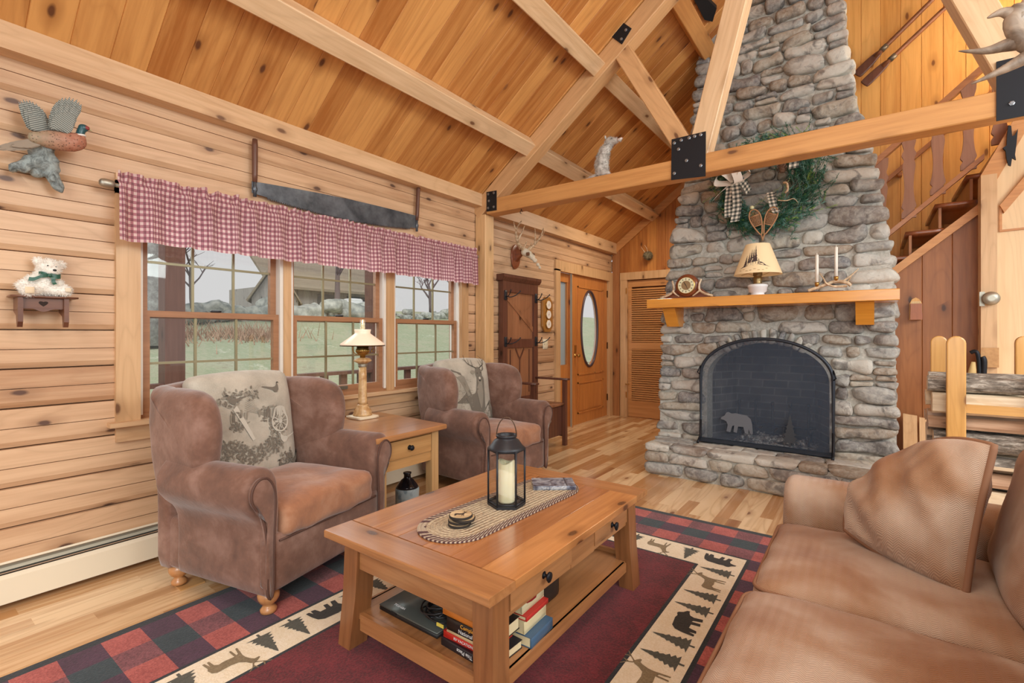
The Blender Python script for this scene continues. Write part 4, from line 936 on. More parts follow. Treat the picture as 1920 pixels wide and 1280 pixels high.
stack = [(.24,.17,.030,lin(34,34,42),'This Place',TW,'dark grey hardcover titled This Place at the bottom of the shelf stack',True,-.03,.02),
 (.20,.15,.022,lin(196,44,34),'RV VACATIONS',TW,'red paperback titled RV Vacations in the shelf stack',False,.02,-.02),
 (.20,.15,.012,lin(206,184,140),None,TW,'thin tan paperback above the red one in the shelf stack',False,.0,.02),
 (.21,.155,.044,lin(30,26,26),'Complete',TO,'thick black paperback titled Complete National Park in the shelf stack',False,.03,.04),
 (.20,.15,.020,lin(206,120,44),None,TW,'orange paperback above the national park guide in the shelf stack',False,.0,-.03),
 (.20,.15,.024,lin(216,148,62),'Travel',BLACK,'yellow orange paperback second from the top of the shelf stack',False,.02,.02),
 (.21,.14,.014,lin(150,66,62),None,TW,'dull red paperback on the top of the shelf stack',False,.06,.05)]
for (L,D,T,c,tx,tc,lb,fl,rz,dx) in stack:
    b = book('b', (2.14+dx*.4,1.335,z), rz-.02, L, D, T, flat('cover_%d' % int(z*9999), c, .4), lb, tx, tc, 'books stacked on the coffee table shelf', (.019 if tx == 'Complete' else None), fl)
    if tx == 'Complete':
        cvv = [q for q in b.children if q.name.startswith('cover')][0]; ti = [q for q in cvv.children][0]; ti.location.z += .010
        text('National Park', .019, TW, cvv, M.Translation((0.005,-D/2-.0016,T/2-.010)) @ M.Rotation(PI/2,4,'X'), 'title')
    z += T+.0006
tn = obj('red_case', G().pill(cr([(2.10,1.44),(2.24,1.42),(2.26,1.53),(2.12,1.55)],5), .035, .012, lambda a,b,c: V((a,b,c+SZ+.148)), 3), flat('red_leather', lin(140,26,36), .35), loc=(2.18,1.48,SZ+.13)); tag(tn, 'dark red zip case on top of the paperbacks behind the shelf stack', 'case')
z = SZ+.0005
for k, (T, c, lb, ex) in enumerate(((.04,lin(70,100,130),'blue paperback under the pale page stack on the shelf',.03),(.05,lin(226,212,170),'cream paperback with pages facing out, low in the second shelf stack',0),(.018,lin(190,50,44),'thin red and black paperback in the second shelf stack',.01),(.034,lin(206,196,160),'pale paperback high in the second shelf stack',-.01),)):
    b = book('b', (2.175+ex,1.50,z), PI/2+.04, .155, .19, T-.002, flat('cover2_%d' % k, c, .45), lb, None, None, 'books stacked on the coffee table shelf'); z += T
bx2 = obj('black_box', G().soft((2.10,1.72,SZ+.055),(.20,.16,.11),.015,5), flat('black_case', lin(30,28,30), .45), loc=(2.10,1.72,SZ)); tag(bx2, 'black box on the lower shelf behind the books', 'box')
lb_ = book('b', (2.21,1.605,SZ+.185), 0, .15, .11, .016, flat('cover_lean', lin(60,44,40), .5), 'paperback leaning open edge out against the black box', None); lb_.rotation_euler = (.75,.0,1.5)

# ---------------------------------------------------------------- lodge rug
def pile(name, c, c2, sp=.35):
    m = NT(name, .97, Sheen_Weight=.15); o = m.obc(); n = m.noise(o, 130, 2, .7); n2 = m.noise(o, 9, 3)
    m.col(m.mix(m.rng(m.ma('ADD', m.ma('MULTIPLY', n, .65), m.ma('MULTIPLY', n2, .35)), .38, .62, 0, 1), c, c2)); m.bump(n, .6, .004); return m.mat
RM = [pile('rug_black', lin(30,36,42), lin(44,50,56)), pile('rug_red_check', lin(146,66,62), lin(186,98,92)), pile('rug_mauve', lin(92,50,56), lin(140,82,90)), pile('rug_purple', lin(60,34,54), lin(84,50,74)), pile('rug_teal', lin(34,50,58), lin(52,68,76)),
      pile('rug_cream', lin(228,214,184), lin(242,232,212)), pile('rug_burgundy', lin(74,18,26), lin(122,34,44)), pile('rug_tree_green', lin(70,72,64), lin(88,88,80)), pile('rug_bear_black', lin(40,38,36), lin(54,50,46)), pile('rug_deer_brown', lin(120,104,76), lin(146,130,100))]
X0,X1,Y0_,Y1_ = .70,3.21,0.02,3.41; cs = .134; ZR = .010
g = G(); g.mi = 0; g.box(X0,Y0_,.001,X1,Y1_,ZR-.001)
def q4(x0,y0,x1,y1,mi,z=ZR): g.mi = mi; i = g.add([(x0,y0,z),(x1,y0,z),(x1,y1,z),(x0,y1,z)]); g.face([i,i+1,i+2,i+3])
q4(X0,Y0_,X1,Y1_,0)
nx = round((X1-X0-.09)/cs); ny = round((Y1_-Y0_-.09)/cs); nx -= (nx+1) % 2; ny -= (ny+1) % 2
cx_, cy_ = (X1-X0-.09)/nx, (Y1_-Y0_-.09)/ny
for i in range(nx):
    for j in range(ny):
        if 3 <= i < nx-3 and 3 <= j < ny-3: continue
        e0, e1 = i % 2, j % 2; mi = 1 if not e0 and not e1 else 2 if e0 and not e1 else 3 if not e0 else 4
        q4(X0+.045+i*cx_, Y0_+.045+j*cy_, X0+.045+(i+1)*cx_, Y0_+.045+(j+1)*cy_, mi, ZR+.0005)
bx0, bx1, by0, by1 = X0+.045+3*cx_, X1-.045-3*cx_, Y0_+.045+3*cy_, Y1_-.045-3*cy_
q4(bx0+.018,by0+.018,bx1-.018,by1-.018,5,ZR+.001); bw = .205
q4(bx0+.018+bw,by0+.018+bw,bx1-.018-bw,by1-.018-bw,0,ZR+.0015); q4(bx0+.034+bw,by0+.034+bw,bx1-.034-bw,by1-.034-bw,6,ZR+.002)
PINE = pine_poly(1,.62,7)
def fig(kind, x, y, up, al, s_, flipa=1):
    P = {'t':PINE,'b':BEAR,'d':DEER}[kind]; g.mi = {'t':7,'b':8,'d':9}[kind]; ox = 0 if kind == 't' else .45
    k = s_*(1 if kind == 't' else 1.05)
    fn = lambda a, b: V((x,y,ZR+.0022))+V((up[0],up[1],0))*(b-.5+(.14 if kind!='t' else 0))*k+V((al[0],al[1],0))*(a-ox)*k*flipa
    g.decal(P, fn)
    if kind == 'd':
        for q in (((.68,.78),(.62,.9),(.5,1.0)),((.72,.78),(.84,.9),(.96,1.0)),((.64,.88),(.68,1.0)),((.84,.9),(.8,1.02))): g.decal(stroke(q, .035, .02), fn)
seq = 'ttbttdttdbtt'
xm0, xm1 = bx0+.018+bw/2, bx1-.018-bw/2; ym0, ym1 = by0+.018+bw/2, by1-.018-bw/2
for side in (0,1):
    x = xm1 if side == 0 else xm0; up = (-1,0) if side == 0 else (1,0); al = (0,1) if side == 0 else (0,-1)
    y = ym1-.13; k = 0; sq = 'tdttbttdttbttdttb' if side == 0 else 'btdttbtdttbttdt'
    while y > ym0+.1: fig(sq[k % len(sq)], x, y, up, al, .175, -1 if side else 1); y -= .135 if sq[k % len(sq)] == 't' else .155; k += 1
for side in (0,1):
    y = ym1 if side == 0 else ym0; up = (0,-1) if side == 0 else (0,1); al = (1,0)
    x = xm1-.02; k = 0; sq = 'btdtbtdtbtd'
    while x > xm0: fig(sq[k % len(sq)], x, y, up, al, .17, 1); x -= .165; k += 1
rg = obj('lodge_rug', g, RM, loc=((X0+X1)/2,(Y0_+Y1_)/2,0)); tag(rg, 'lodge style area rug with plaid border, bears, deer and pine trees', 'rug')
# chairs and table stand on the pile
for o in COL.objects:
    if o.parent is None and o.name.split('.')[0] in ('coffee_table',): o.location.z += .0

# ---------------------------------------------------------------- sofa
sm_ = NT('chenille_herringbone', .85, Sheen_Weight=.45); o_ = sm_.obc(); x_, y_, z_ = sm_.sep(o_)
n1 = sm_.noise(o_, 3.2, 3, .5, .3); zig = sm_.ma('PINGPONG', sm_.ma('MULTIPLY', x_, 1.0), .014); hb = sm_.ma('SINE', sm_.ma('MULTIPLY', sm_.ma('ADD', sm_.ma('ADD', y_, z_), sm_.ma('MULTIPLY', zig, 1.0)), 820.0))
cc = sm_.ramp(n1, [(.36, lin(146,100,64)), (.48, lin(164,126,96)), (.62, lin(192,168,148))])
sm_.col(sm_.mix(sm_.rng(hb, -.6, .8, .34, 0), cc, lin(120,78,50))); sm_.bump(sm_.ma('ADD', hb, sm_.ma('MULTIPLY', sm_.noise(o_, 300, 1), 1.2)), .35, .002)
sm_.b.inputs['Sheen Weight'].default_value = .18; SOFA = sm_.mat; SPIPE = flat('sofa_piping', lin(132,92,66), .8)
t = thing('sofa', 'tan herringbone chenille sofa with loose seat cushions at right', 'sofa', (3.45,1.3,0), 0, None, True)
wr = lambda p, a=.006, f=9: p+V((noise.noise(p*f), noise.noise(p*f+V((5,5,5))), noise.noise(p*f+V((9,1,2)))))*a
obj('base', G().soft((3.45,1.3,.20),(.90,2.3,.24),.03,8), SOFA, t)
def arm(y0, y1):
    pr = cr([(y0+.015,.10),(y0,.40),(y0-.0,.55),(y0+.05,.622),((y0+y1)/2,.638),(y1-.03,.622),(y1+.02,.55),(y1,.40),(y1-.015,.10)], 3)
    g = G(); g.pill(pr, .98, .045, lambda a,b,c: V((c+3.455,a,b-.0*(c))), 5); obj('arm', g.move(0, lambda p: wr(p,.006,5)), SOFA, t)
arm(2.375,2.60); arm(.12,.36)
obj('back_frame', G().soft((3.90,1.36,.48),(.17,2.42,.78),.06,10), SOFA, t)
def rrect(x0,y0,x1,y1,z,r=.05,n=6):
    o = []
    for cx, cy, a0 in ((x1-r,y1-r,0),(x0+r,y1-r,PI/2),(x0+r,y0+r,PI),(x1-r,y0+r,1.5*PI)):
        for k in range(n+1): a = a0+PI/2*k/n; o.append((cx+r*math.cos(a), cy+r*math.sin(a), z))
    return o
for k in range(3):
    y1 = 2.372-.668*k; y0 = y1-.662; yc = (y0+y1)/2; xf = 2.955-(.012 if k == 1 else 0); zt = .462+(.006 if k == 1 else 0)
    crown = lambda p: wr(V((p.x, p.y, p.z+(.040*(1-((p.x-3.33)/.38)**4)*(1-((p.y-yc)/.335)**4) if p.z > .40 else 0))), .010, 6)
    g = G(); g.soft(((xf+3.70)/2,yc,.39),(3.70-xf,.66,.155),.045,20, crown); sc2 = obj('seat_cushion', g, SOFA, t)
    for zz in (.450,.330):
        g = G(); g.tube([crown(V(p)) for p in rrect(xf+.006,y0+.006,3.69,y1-.006,zz,.05)], .0062, 7, True); obj('piping', g, SPIPE, sc2)
    g = G(); bkf = lambda p: wr(V((p.x+(p.z-.48)*.22-(.03*(1-((p.y-yc)/.33)**4) if p.x < 3.68 else 0), p.y, p.z)), .012, 6)
    g.soft((3.70,yc,.70),(.20,.655,.46),.08,14, bkf); obj('back_cushion', g, SOFA, t)
# throw pillow: two faces and a welt
pw = thing('throw_pillow', 'large tan herringbone throw pillow leaning in the far corner of the sofa', 'pillow', (3.43,2.12,.71), 0)
def pf(u, v, sg):
    a, b = 2*u-1, 2*v-1; k = (1-abs(a)**2.6)*(1-abs(b)**2.6); pin = 1-.10*(1-abs(b)**2)*abs(a)**3; pin2 = 1-.10*(1-abs(a)**2)*abs(b)**3
    QB, QR, QT, QL = V((3.20,2.19,.545)), V((3.50,1.96,.495)), V((3.58,2.09,.925)), V((3.35,2.27,.77))
    uu, vv = .5+(u-.5)*(1-.05*math.cos(b*1.4)), .5+(v-.5)
    P0 = (QB*(1-uu)+QR*uu)*(1-vv)+(QL*(1-uu)+QT*uu)*vv
    P0 += V((-.045,.030,.03))*(1-b*b)*(1-u)**2+V((-.02,.02,.05))*(1-a*a)*v*v-V((0,0,.02))*(1-a*a)*(1-v)**2
    nn_ = V((-.62,-.70,.46)).normalized(); P0 -= V((3.43,2.12,.71))
    p = P0+nn_*sg*(.010+.095*k**.55)
    cr_ = .045*noise.noise(V((a*1.9+b*1.5, b*.9-a*.4, sg)))+.016*abs(noise.noise(V((a*2.6-b*1.6, b*1.2, sg*3)))); p += nn_*(cr_*min(1,k*3)*sg)
    return p
g = G(); g.grid(lambda u,v: pf(u,v,1), 34, 34); g.grid(lambda u,v: pf(1-u,v,-1), 34, 34)
per = [pf(k/34,0,1) for k in range(34)]+[pf(1,k/34,1) for k in range(34)]+[pf(1-k/34,1,1) for k in range(34)]+[pf(0,1-k/34,1) for k in range(34)]
c1 = obj('pillow_body', g, SOFA, pw); 
g = G(); g.tube([p-V((-.62,-.70,.46)).normalized()*.010 for p in per], .012, 7, True); obj('welt', g, SPIPE, pw)


# ---------------------------------------------------------------- field-stone fireplace
def interp(T, z):
    for (a, b), (c, d) in zip(T, T[1:]):
        if z <= c: return b+(d-b)*max(0,(z-a))/(c-a)
    return T[-1][1]
XL = [(0,1.585),(.6,1.585),(1.5,1.63),(1.65,1.645),(2.3,1.725),(2.77,1.80),(3.55,1.875),(4.3,1.93),(5,1.985)]
XR = [(0,3.44),(.7,3.44),(1.63,3.425),(2.1,3.385),(2.5,3.33),(3.19,3.18),(3.87,3.11),(4.2,3.08),(5,3.04)]
def yf(z): return 4.78 if z < 1.7 else 4.78+(z-1.7)*.10
XC, HW, ZS, ZT, ZH = 2.52, .485, .86, 1.195, .27
def hw(z, e=0):
    if z < ZS: return HW+e
    k = (z-ZS)/(ZT+e-ZS)
    return 0 if k >= 1 else (HW+e)*math.sqrt(1-k*k)
FP = thing('stone_fireplace', 'tapering field-stone fireplace and chimney with raised hearth', 'fireplace', (2.52,4.9,0), 0, None, True)
stm = NT('river_stone', .72); o_ = stm.obc(); ri_ = stm.n('ShaderNodeNewGeometry').outputs['Random Per Island']
base_ = stm.ramp(ri_, [(0, lin(146,146,144)), (.18, lin(184,182,176)), (.36, lin(118,116,116)), (.52, lin(164,156,142)), (.68, lin(196,194,186)), (.84, lin(146,132,116)), (.95, lin(104,106,112))])
for e_ in stm.nt.nodes:
    if e_.type == 'VALTORGB': e_.color_ramp.interpolation = 'CONSTANT'
sn = stm.noise(o_, 26, 5, .68, .5); s2 = stm.noise(o_, 9, 4, .6, .8); s3 = stm.noise(o_, 3, 3)
c_ = stm.mix(stm.rng(sn, .35, .7, 0, .55), base_, lin(216,216,208)); c_ = stm.mix(stm.rng(s2, .52, .66, 0, .7), c_, lin(84,80,80)); c_ = stm.mix(stm.rng(s3, .5, .72, 0, .35), c_, lin(156,120,88))
stm.col(c_); stm.bump(stm.ma('ADD', sn, stm.ma('MULTIPLY', s2, .8)), .55, .015); STONE = stm.mat
mo = NT('lime_mortar', .9); nn = mo.noise(mo.obc(), 40, 4, .7); mo.col(mo.ramp(nn, [(.3, lin(156,154,146)), (.7, lin(204,202,194))])); mo.bump(nn, .6, .008); MORT = mo.mat
rs = random.Random(77)
def stone(g, cx, cy, cz, w_, d, h, rot=0, r=None, amp=.24):
    mk = g.mark(); sd_ = rs.random()*90; m_ = min(w_,h)
    g.soft((0,0,0), (w_,d,h), r or min(m_*.42, .055)*rs.uniform(.8,1.1), 7)
    tx, tz = rs.uniform(-.16,.16), rs.uniform(-.18,.18)
    def fn(p):
        q = p.copy(); k = p.x/(w_/2); kz = p.z/(h/2)
        q.z *= 1+tx*k; q.x *= 1+tz*kz
        n1 = noise.noise(V((p.x*7+sd_, p.y*7, p.z*7))); n2 = noise.noise(V((p.x*22, p.y*22+sd_, p.z*22)))
        q += V((p.x/w_, p.y/d*.7-.3, p.z/h))*2*m_*amp*n1+V((0,-1,0))*.010*n2
        c_, s_ = math.cos(rot), math.sin(rot); return V((cx+q.x*c_-q.z*s_, cy+q.y, cz+q.x*s_+q.z*c_))
    g.move(mk, fn)
g = G(); g.mi = 0
# mortar shell with arched opening
N = 24; arch = [(XC-HW, ZH)]+[(XC-hw(ZS+(ZT-ZS)*math.sin(PI/2*k/N)), ZS+(ZT-ZS)*math.sin(PI/2*k/N)) for k in range(N+1)]
archR = [(2*XC-x, z) for x, z in arch[::-1]]
g.decal([(1.585,0),(1.585,.6),(1.645,1.7),(XC,1.7)]+[(x,z) for x, z in arch[::-1]]+[(XC-HW,0)], lambda a,b: V((a,4.78,b)))
g.decal([(3.44,0),(3.44,.7),(3.425,1.7),(XC,1.7)]+archR+[(XC+HW,0)], lambda a,b: V((a,4.78,b)))
zs = [1.7,2.1,2.5,2.9,3.3,3.7,4.1,4.9]; i = g.add([p for z in zs for p in ((interp(XL,z),yf(z),z),(interp(XR,z),yf(z),z))])
for k in range(len(zs)-1): g.face([i+2*k,i+2*k+1,i+2*k+3,i+2*k+2])
zs = [0,.7,1.7]+zs[1:]
for T, sg in ((XL,1),(XR,-1)):
    i = g.add([p for z in zs for p in ((interp(T,z),yf(z),z),(interp(T,z),5.6,z))])
    for k in range(len(zs)-1): g.face([i+2*k,i+2*k+1,i+2*k+3,i+2*k+2])
full = arch+archR; i = g.add([(x,4.78,z) for x, z in full]+[(x,4.98,z) for x, z in full]); n = len(full); g.sm = False
for k in range(n-1): g.face([i+k,i+k+1,i+n+k+1,i+n+k])
g.mi = 1
z = .0; row = 0
while z < 4.72:
    h = rs.uniform(.075,.125) if z < 1.55 else rs.uniform(.085,.155)
    if 1.44 < z+h < 1.56: h = 1.56-z
    zm = z+h/2; segs = []
    xa, xb = interp(XL,zm)-.012, interp(XR,zm)+.012
    hh = max(hw(z+.01,.03), hw(z+h-.01,.03)) if zm < ZT+.13 else 0
    if zm > ZS+.22 and zm < ZT+.14: hh = max(hh, .42*math.sqrt(max(0,1-((zm-.9)/(.45))**2)))
    segs = [(xa, XC-hh), (XC+hh, xb)] if hh > .03 else [(xa, xb)]
    for (a, b) in segs:
        x = a
        while x < b-.03:
            w_ = rs.choice((.12,.16,.2,.26,.32,.38)) if zm < 1.6 else rs.choice((.13,.17,.22,.28,.34)); w_ *= rs.uniform(.85,1.15)
            if b-x-w_ < .09: w_ = b-x
            dep = rs.uniform(.16,.20); pr = rs.uniform(.03,.055) if zm < 2.2 else rs.uniform(.045,.085)
            cy = yf(zm)-pr+dep/2; ov = rs.uniform(-.002,.014) if (x == a or x+w_ >= b-.001) else 0
            gp = .013
            if w_ < .19 and h > .095 and rs.random() < .35:
                for q in (0,1): stone(g, x+w_/2, cy, z+h*(.25+.5*q), w_-gp, dep, h/2-gp*.7, rs.uniform(-.05,.05))
            else: stone(g, x+w_/2+(ov if x > a else -ov), cy, zm, w_-gp+ov*2, dep, h-gp*.8+rs.uniform(-.012,.006), rs.uniform(-.07,.07) if zm < 2 else rs.uniform(-.14,.14))
            x += w_
    z += h; row += 1
for k in range(11):        # voussoirs over the arch
    a = math.radians(50+8*k); px_, pz_ = XC+(HW-.03)*math.cos(a), ZS+(ZT-ZS+.00)*math.sin(a)
    stone(g, px_+.05*math.cos(a), 4.83, pz_+.062*math.sin(a), .052, .2, .125, a-PI/2, .022)
obj('chimney_breast', g, [MORT, STONE], FP)
# hearth
g = G(); g.mi = 0; g.box(1.66,4.33,.0,3.42,4.80,.24); g.mi = 1
def hx0(y): return 1.62+(.0 if y < 4.5 else -.02)
for (z0, h) in ((.0,.115),(.113,.10)):
    x = 1.60
    while x < 3.46:
        w_ = rs.uniform(.16,.36); w_ = min(w_, 3.50-x+.02)
        if 3.50-x-w_ < .1: w_ = 3.50-x
        stone(g, x+w_/2, 4.37, z0+h/2+.002, w_-.012, .16, h-.008, rs.uniform(-.06,.06), None, .12); x += w_
for y in (4.5,4.64,4.77):
    for z in (.06,.16): stone(g, 1.655, y, z, .14, .15, .10)
    for z in (.06,.16): stone(g, 3.45, y, z, .14, .15, .10)
y = 4.30
for (d, rr) in ((.19,0),(.16,1),(.17,2)):
    x = 1.60-.01*rr
    while x < 3.48:
        w_ = rs.uniform(.18,.42); 
        if 3.50-x-w_ < .12: w_ = 3.50-x
        stone(g, x+w_/2, y+d/2, .243, w_-.010, d-.008+rs.uniform(-.01,.02), .062, rs.uniform(-.012,.012), .022, .10); x += w_
    y += d
obj('hearth', g, [MORT, STONE], FP)
# firebox
bk_ = NT('sooty_firebrick', .85); br = bk_.n('ShaderNodeTexBrick', None, {'Color1':lin(120,116,114),'Color2':lin(80,78,78),'Mortar':lin(150,146,140),'Scale':1.0,'Mortar Size':.006,'Brick Width':.22,'Row Height':.075})
x_, y_, z_ = bk_.sep(bk_.obc()); bk_.put(br.inputs['Vector'], bk_.xyz(bk_.ma('ADD', x_, y_), z_, 0.0))
bk_.col(bk_.mix(bk_.rng(bk_.noise(bk_.obc(), 3, 4), .35, .65, .15, .85), br.outputs[0], lin(34,34,36)))
g = G(); g.sm = False
xa, xb, xc_, xd = XC-HW-.03, XC+HW+.03, XC-.34, XC+.34; ya, yb = 4.97, 5.38
i = g.add([(xa,ya,.26),(xb,ya,.26),(xd,yb,.26),(xc_,yb,.26),(xa,ya,1.3),(xb,ya,1.3),(xd,yb-.1,1.3),(xc_,yb-.1,1.3)])
for q in ((0,1,2,3),(0,3,7,4),(3,2,6,7),(2,1,5,6),(4,7,6,5)): g.face([i+k for k in q])
i = g.add([(xa,4.78,.262),(xb,4.78,.262),(xb,4.98,.262),(xa,4.98,.262)]); g.face([i,i+1,i+2,i+3])
obj('firebox', g, bk_.mat, FP)
g = G(); cy = 4.75
g.pill([(1.585,4.42),(3.445,4.42),(3.445,4.80),(1.585,4.80)], .083, .005, lambda a,b,c: V((a,b,1.5585+c)), 2, 0, False)
mt_ = obj('mantel', g, W_MANTEL, FP)
for xx in (1.715, 3.185):
    obj('corbel', G().prism([(4.47,1.515),(4.80,1.515),(4.80,1.345),(4.60,1.345)], xx, xx+.115, lambda a,b,c: (c,a,b)), W_MANTEL, mt_)
# ash bed, grate, burnt ends
ash = NT('wood_ash', .95); n_ = ash.noise(ash.obc(), 40, 4, .7); ash.col(ash.ramp(n_, [(.38, lin(50,48,48)), (.5, lin(150,148,146)), (.62, lin(214,212,208))]))
g = G(); g.grid(lambda u,v: (2.22+.68*u, 4.87+.42*v, .262+.055*math.sin(PI*u)*math.sin(PI*v)+.022*noise.noise(V((u*14,v*14,0)))), 40, 26)
rr = random.Random(9)
for k in range(60): g.soft((2.3+.55*rr.random(), 4.9+.34*rr.random(), .30+.02*rr.random()), (rr.uniform(.015,.04),)*3, .006, 2)
a_ = obj('ash_bed', g, ash.mat, loc=(2.55,5.07,.262)); tag(a_, 'heap of pale ash and embers on the floor of the fireplace', 'ash', None, 'stuff')
gr_ = thing('fire_grate', 'black iron fire grate with upright bars inside the fireplace', 'grate', (2.52,5.1,.262), 0, None, True)
g = G(); g.tube([(2.24,5.0,.44),(2.88,5.0,.44)], .012, 8); g.tube([(2.24,5.22,.40),(2.88,5.22,.40)], .012, 8); obj('cross_bar', g, IRON, gr_)
for k in range(5):
    x = 2.28+.14*k; obj('upright_bar', G().tube([(x,5.26,.37),(x,5.0,.37),(x,4.97,.40),(x,4.965,.62)], .010, 8).soft((x,4.965,.64),(.028,.028,.04),.012,3), IRON, gr_)
for x in (2.28,2.84): obj('leg', G().tube([(x,5.02,.37),(x,5.0,.265)], .010, 6).tube([(x,5.24,.37),(x,5.26,.265)], .010, 6), IRON, gr_)
# spark screen
scm = bpy.data.materials.new('wire_mesh'); scm.use_nodes = True; nt = scm.node_tree; nt.nodes.clear()
o = nt.nodes.new('ShaderNodeOutputMaterial'); tr1 = nt.nodes.new('ShaderNodeBsdfTransparent'); df = nt.nodes.new('ShaderNodeBsdfDiffuse'); df.inputs[0].default_value = lin(84,94,110); mx = nt.nodes.new('ShaderNodeMixShader'); mx.inputs[0].default_value = .46
nt.links.new(tr1.outputs[0], mx.inputs[1]); nt.links.new(df.outputs[0], mx.inputs[2]); nt.links.new(mx.outputs[0], o.inputs[0])
t = thing('fireplace_screen', 'arched black mesh spark screen with bear cut-out standing on the hearth', 'fire screen', (2.52,4.66,.278), 0, None, True)
SW, S0, S1, S2_ = .518, .285, .90, 1.232; ysc = lambda x: 4.69-(x-2.0)*.03
sp = [(XC-SW, S0)]+[(XC-SW*math.cos(PI*k/36), S1+(S2_-S1)*math.sin(PI*k/36)) for k in range(37)]+[(XC+SW, S0)]
g = G(); g.tube([(x, ysc(x), z) for x, z in sp], .014, 8, True); obj('screen_frame', g, flat('screen_iron', lin(52,58,68), .45, .5), t)
g = G(); g.decal(sp, lambda a,b: V((a, ysc(a)-.002, b))); obj('wire_mesh', g, scm, t)
obj('bottom_rail', G().box(XC-SW,ysc(3.0)-.008,.284,XC+SW,ysc(2.0)+.008,.315), flat('screen_iron2', lin(52,58,68), .45, .5), t)
for sg in (-1,1):
    x = XC+sg*SW; obj('foot', G().tube([(x,ysc(x)-.10,.282),(x,ysc(x)-.07,.30),(x,ysc(x)-.01,.33),(x,ysc(x)-.005,.48)], .011, 8).tube([(x,ysc(x)-.005,.9),(x-sg*-.02,ysc(x)-.04,.92),(x,ysc(x)-.005,.98)], .006, 6), IRON, t)
SIL = flat('cut_steel_grey', lin(104,108,116), .5, .2); SILD = flat('cut_steel_dark', lin(60,64,70), .5, .2)
g = G(); g.prism([(2.175+(1-a)*.27, .395+b*.29) for a, b in BEAR][::-1], 4.655, 4.659, lambda a,b,c: (a,c,b)); g.move(0, lambda p: V((2.24*2+.02-p.x if False else p.x, p.y, p.z))); obj('bear_cutout', g, SIL, t)
g = G(); g.prism([(2.735+x*.22, .33+y*.27) for x, y in PINE], 4.640, 4.644, lambda a,b,c: (a,c,b)); obj('tree_cutout', g, SILD, t)

# ---------------------------------------------------------------- mantel objects
MZ = 1.6005; my = 4.56
t = thing('mantel_clock', 'round wooden mantel clock with antler trim on the left of the mantel', 'clock', (1.925,my,MZ), 0, None, True)
WR = wood('red_walnut', lin(150,84,52), lin(104,54,34), 0, None, None, .3, .2, 0, None, .05, .3)
bs = cr([(1.70,MZ),(1.74,MZ+.035),(1.80,MZ+.07),(1.85,MZ+.11),(1.93,MZ+.14),(2.01,MZ+.11),(2.06,MZ+.07),(2.12,MZ+.035),(2.17,MZ)], 3, False)
obj('clock_base', G().prism([(p[0],p[1]) for p in bs], my-.02, my+.06, lambda a,b,c: (a,c,b)), WR, t)
ycl = my-.045; cz = MZ+.118
def disc(g, r0, r1, y0, y1, n=36):
    mk = g.mark(); g.lathe([(r1,0),(r1,y1-y0),(r0,y1-y0)] if r0 else [(r1,0),(r1,y1-y0)], (0,0,0), n); g.move(mk, lambda p: V((1.925+p.x, y1-p.z, cz+p.y))); return g
g = G(); g.lathe([(.07,0),(.098,.006),(.105,.02),(.105,.07)], (0,0,0), 40); g.move(0, lambda p: V((1.925+p.x, my-.055+p.z, cz+p.y))); cb = obj('clock_case', g, WR, t)
g = G(); g.lathe([(.073,0),(.080,.004),(.081,.016)], (0,0,0), 40); g.move(0, lambda p: V((1.925+p.x, my-.064+p.z, cz+p.y))); obj('bezel', g, BRASS, cb)
g = G(); g.lathe([(.072,0),(.072,.002)], (0,0,0), 40); g.move(0, lambda p: V((1.925+p.x, my-.0665+p.z, cz+p.y))); dl = obj('dial', g, flat('dial_cream', lin(232,228,190), .4), cb)
g = G(); g.lathe([(.042,0),(.042,.001)], (0,0,0), 40); g.move(0, lambda p: V((1.925+p.x, my-.0675+p.z, cz+p.y))); obj('dial_centre', g, flat('dial_bronze', lin(160,134,98), .35, .5), cb)
g = G()
for k in range(12):
    a = k*PI/6; g.prism([(1.925+math.cos(a)*r_+math.sin(a)*s_*.0025, cz+math.sin(a)*r_-math.cos(a)*s_*.0025) for r_, s_ in ((.050,-1),(.050,1),(.064,1),(.064,-1))], my-.0685, my-.067, lambda a,b,c: (a,c,b))
obj('hour_marks', g, BLACK, cb)
g = G(); g.prism(stroke([(1.925,cz),(1.905,cz+.034)], .006, .003), my-.0700, my-.0690, lambda a,b,c: (a,c,b)); g.prism(stroke([(1.925,cz),(1.945,cz-.046)], .004, .002), my-.0710, my-.0701, lambda a,b,c: (a,c,b)); obj('hands', g, BLACK, cb)
ANT = NT('antler_bone', .5); an = ANT.noise(ANT.obc(), 30, 3); ANT.col(ANT.ramp(an, [(.35, lin(170,138,104)), (.6, lin(226,206,176))])); ANT = ANT.mat
def horn(paths, name, par, m=ANT, n=8):
    g = G()
    for p, r0, r1 in paths: p = cr(p, 5, False); g.tube(p, [r0+(r1-r0)*(k/(len(p)-1)) for k in range(len(p))], n)
    return obj(name, g, m, par)
for sg in (-1,1):
    X = lambda d: 1.925+sg*d
    horn([([(X(.13),my-.05,cz+.05),(X(.115),my-.06,cz),(X(.12),my-.06,cz-.05),(X(.17),my-.065,cz-.085),(X(.235),my-.07,MZ+.012)], .008,.012),
          ([(X(.12),my-.06,cz-.05),(X(.095),my-.07,cz-.075),(X(.06),my-.075,cz-.10)], .010,.004)], 'antler_trim', t)
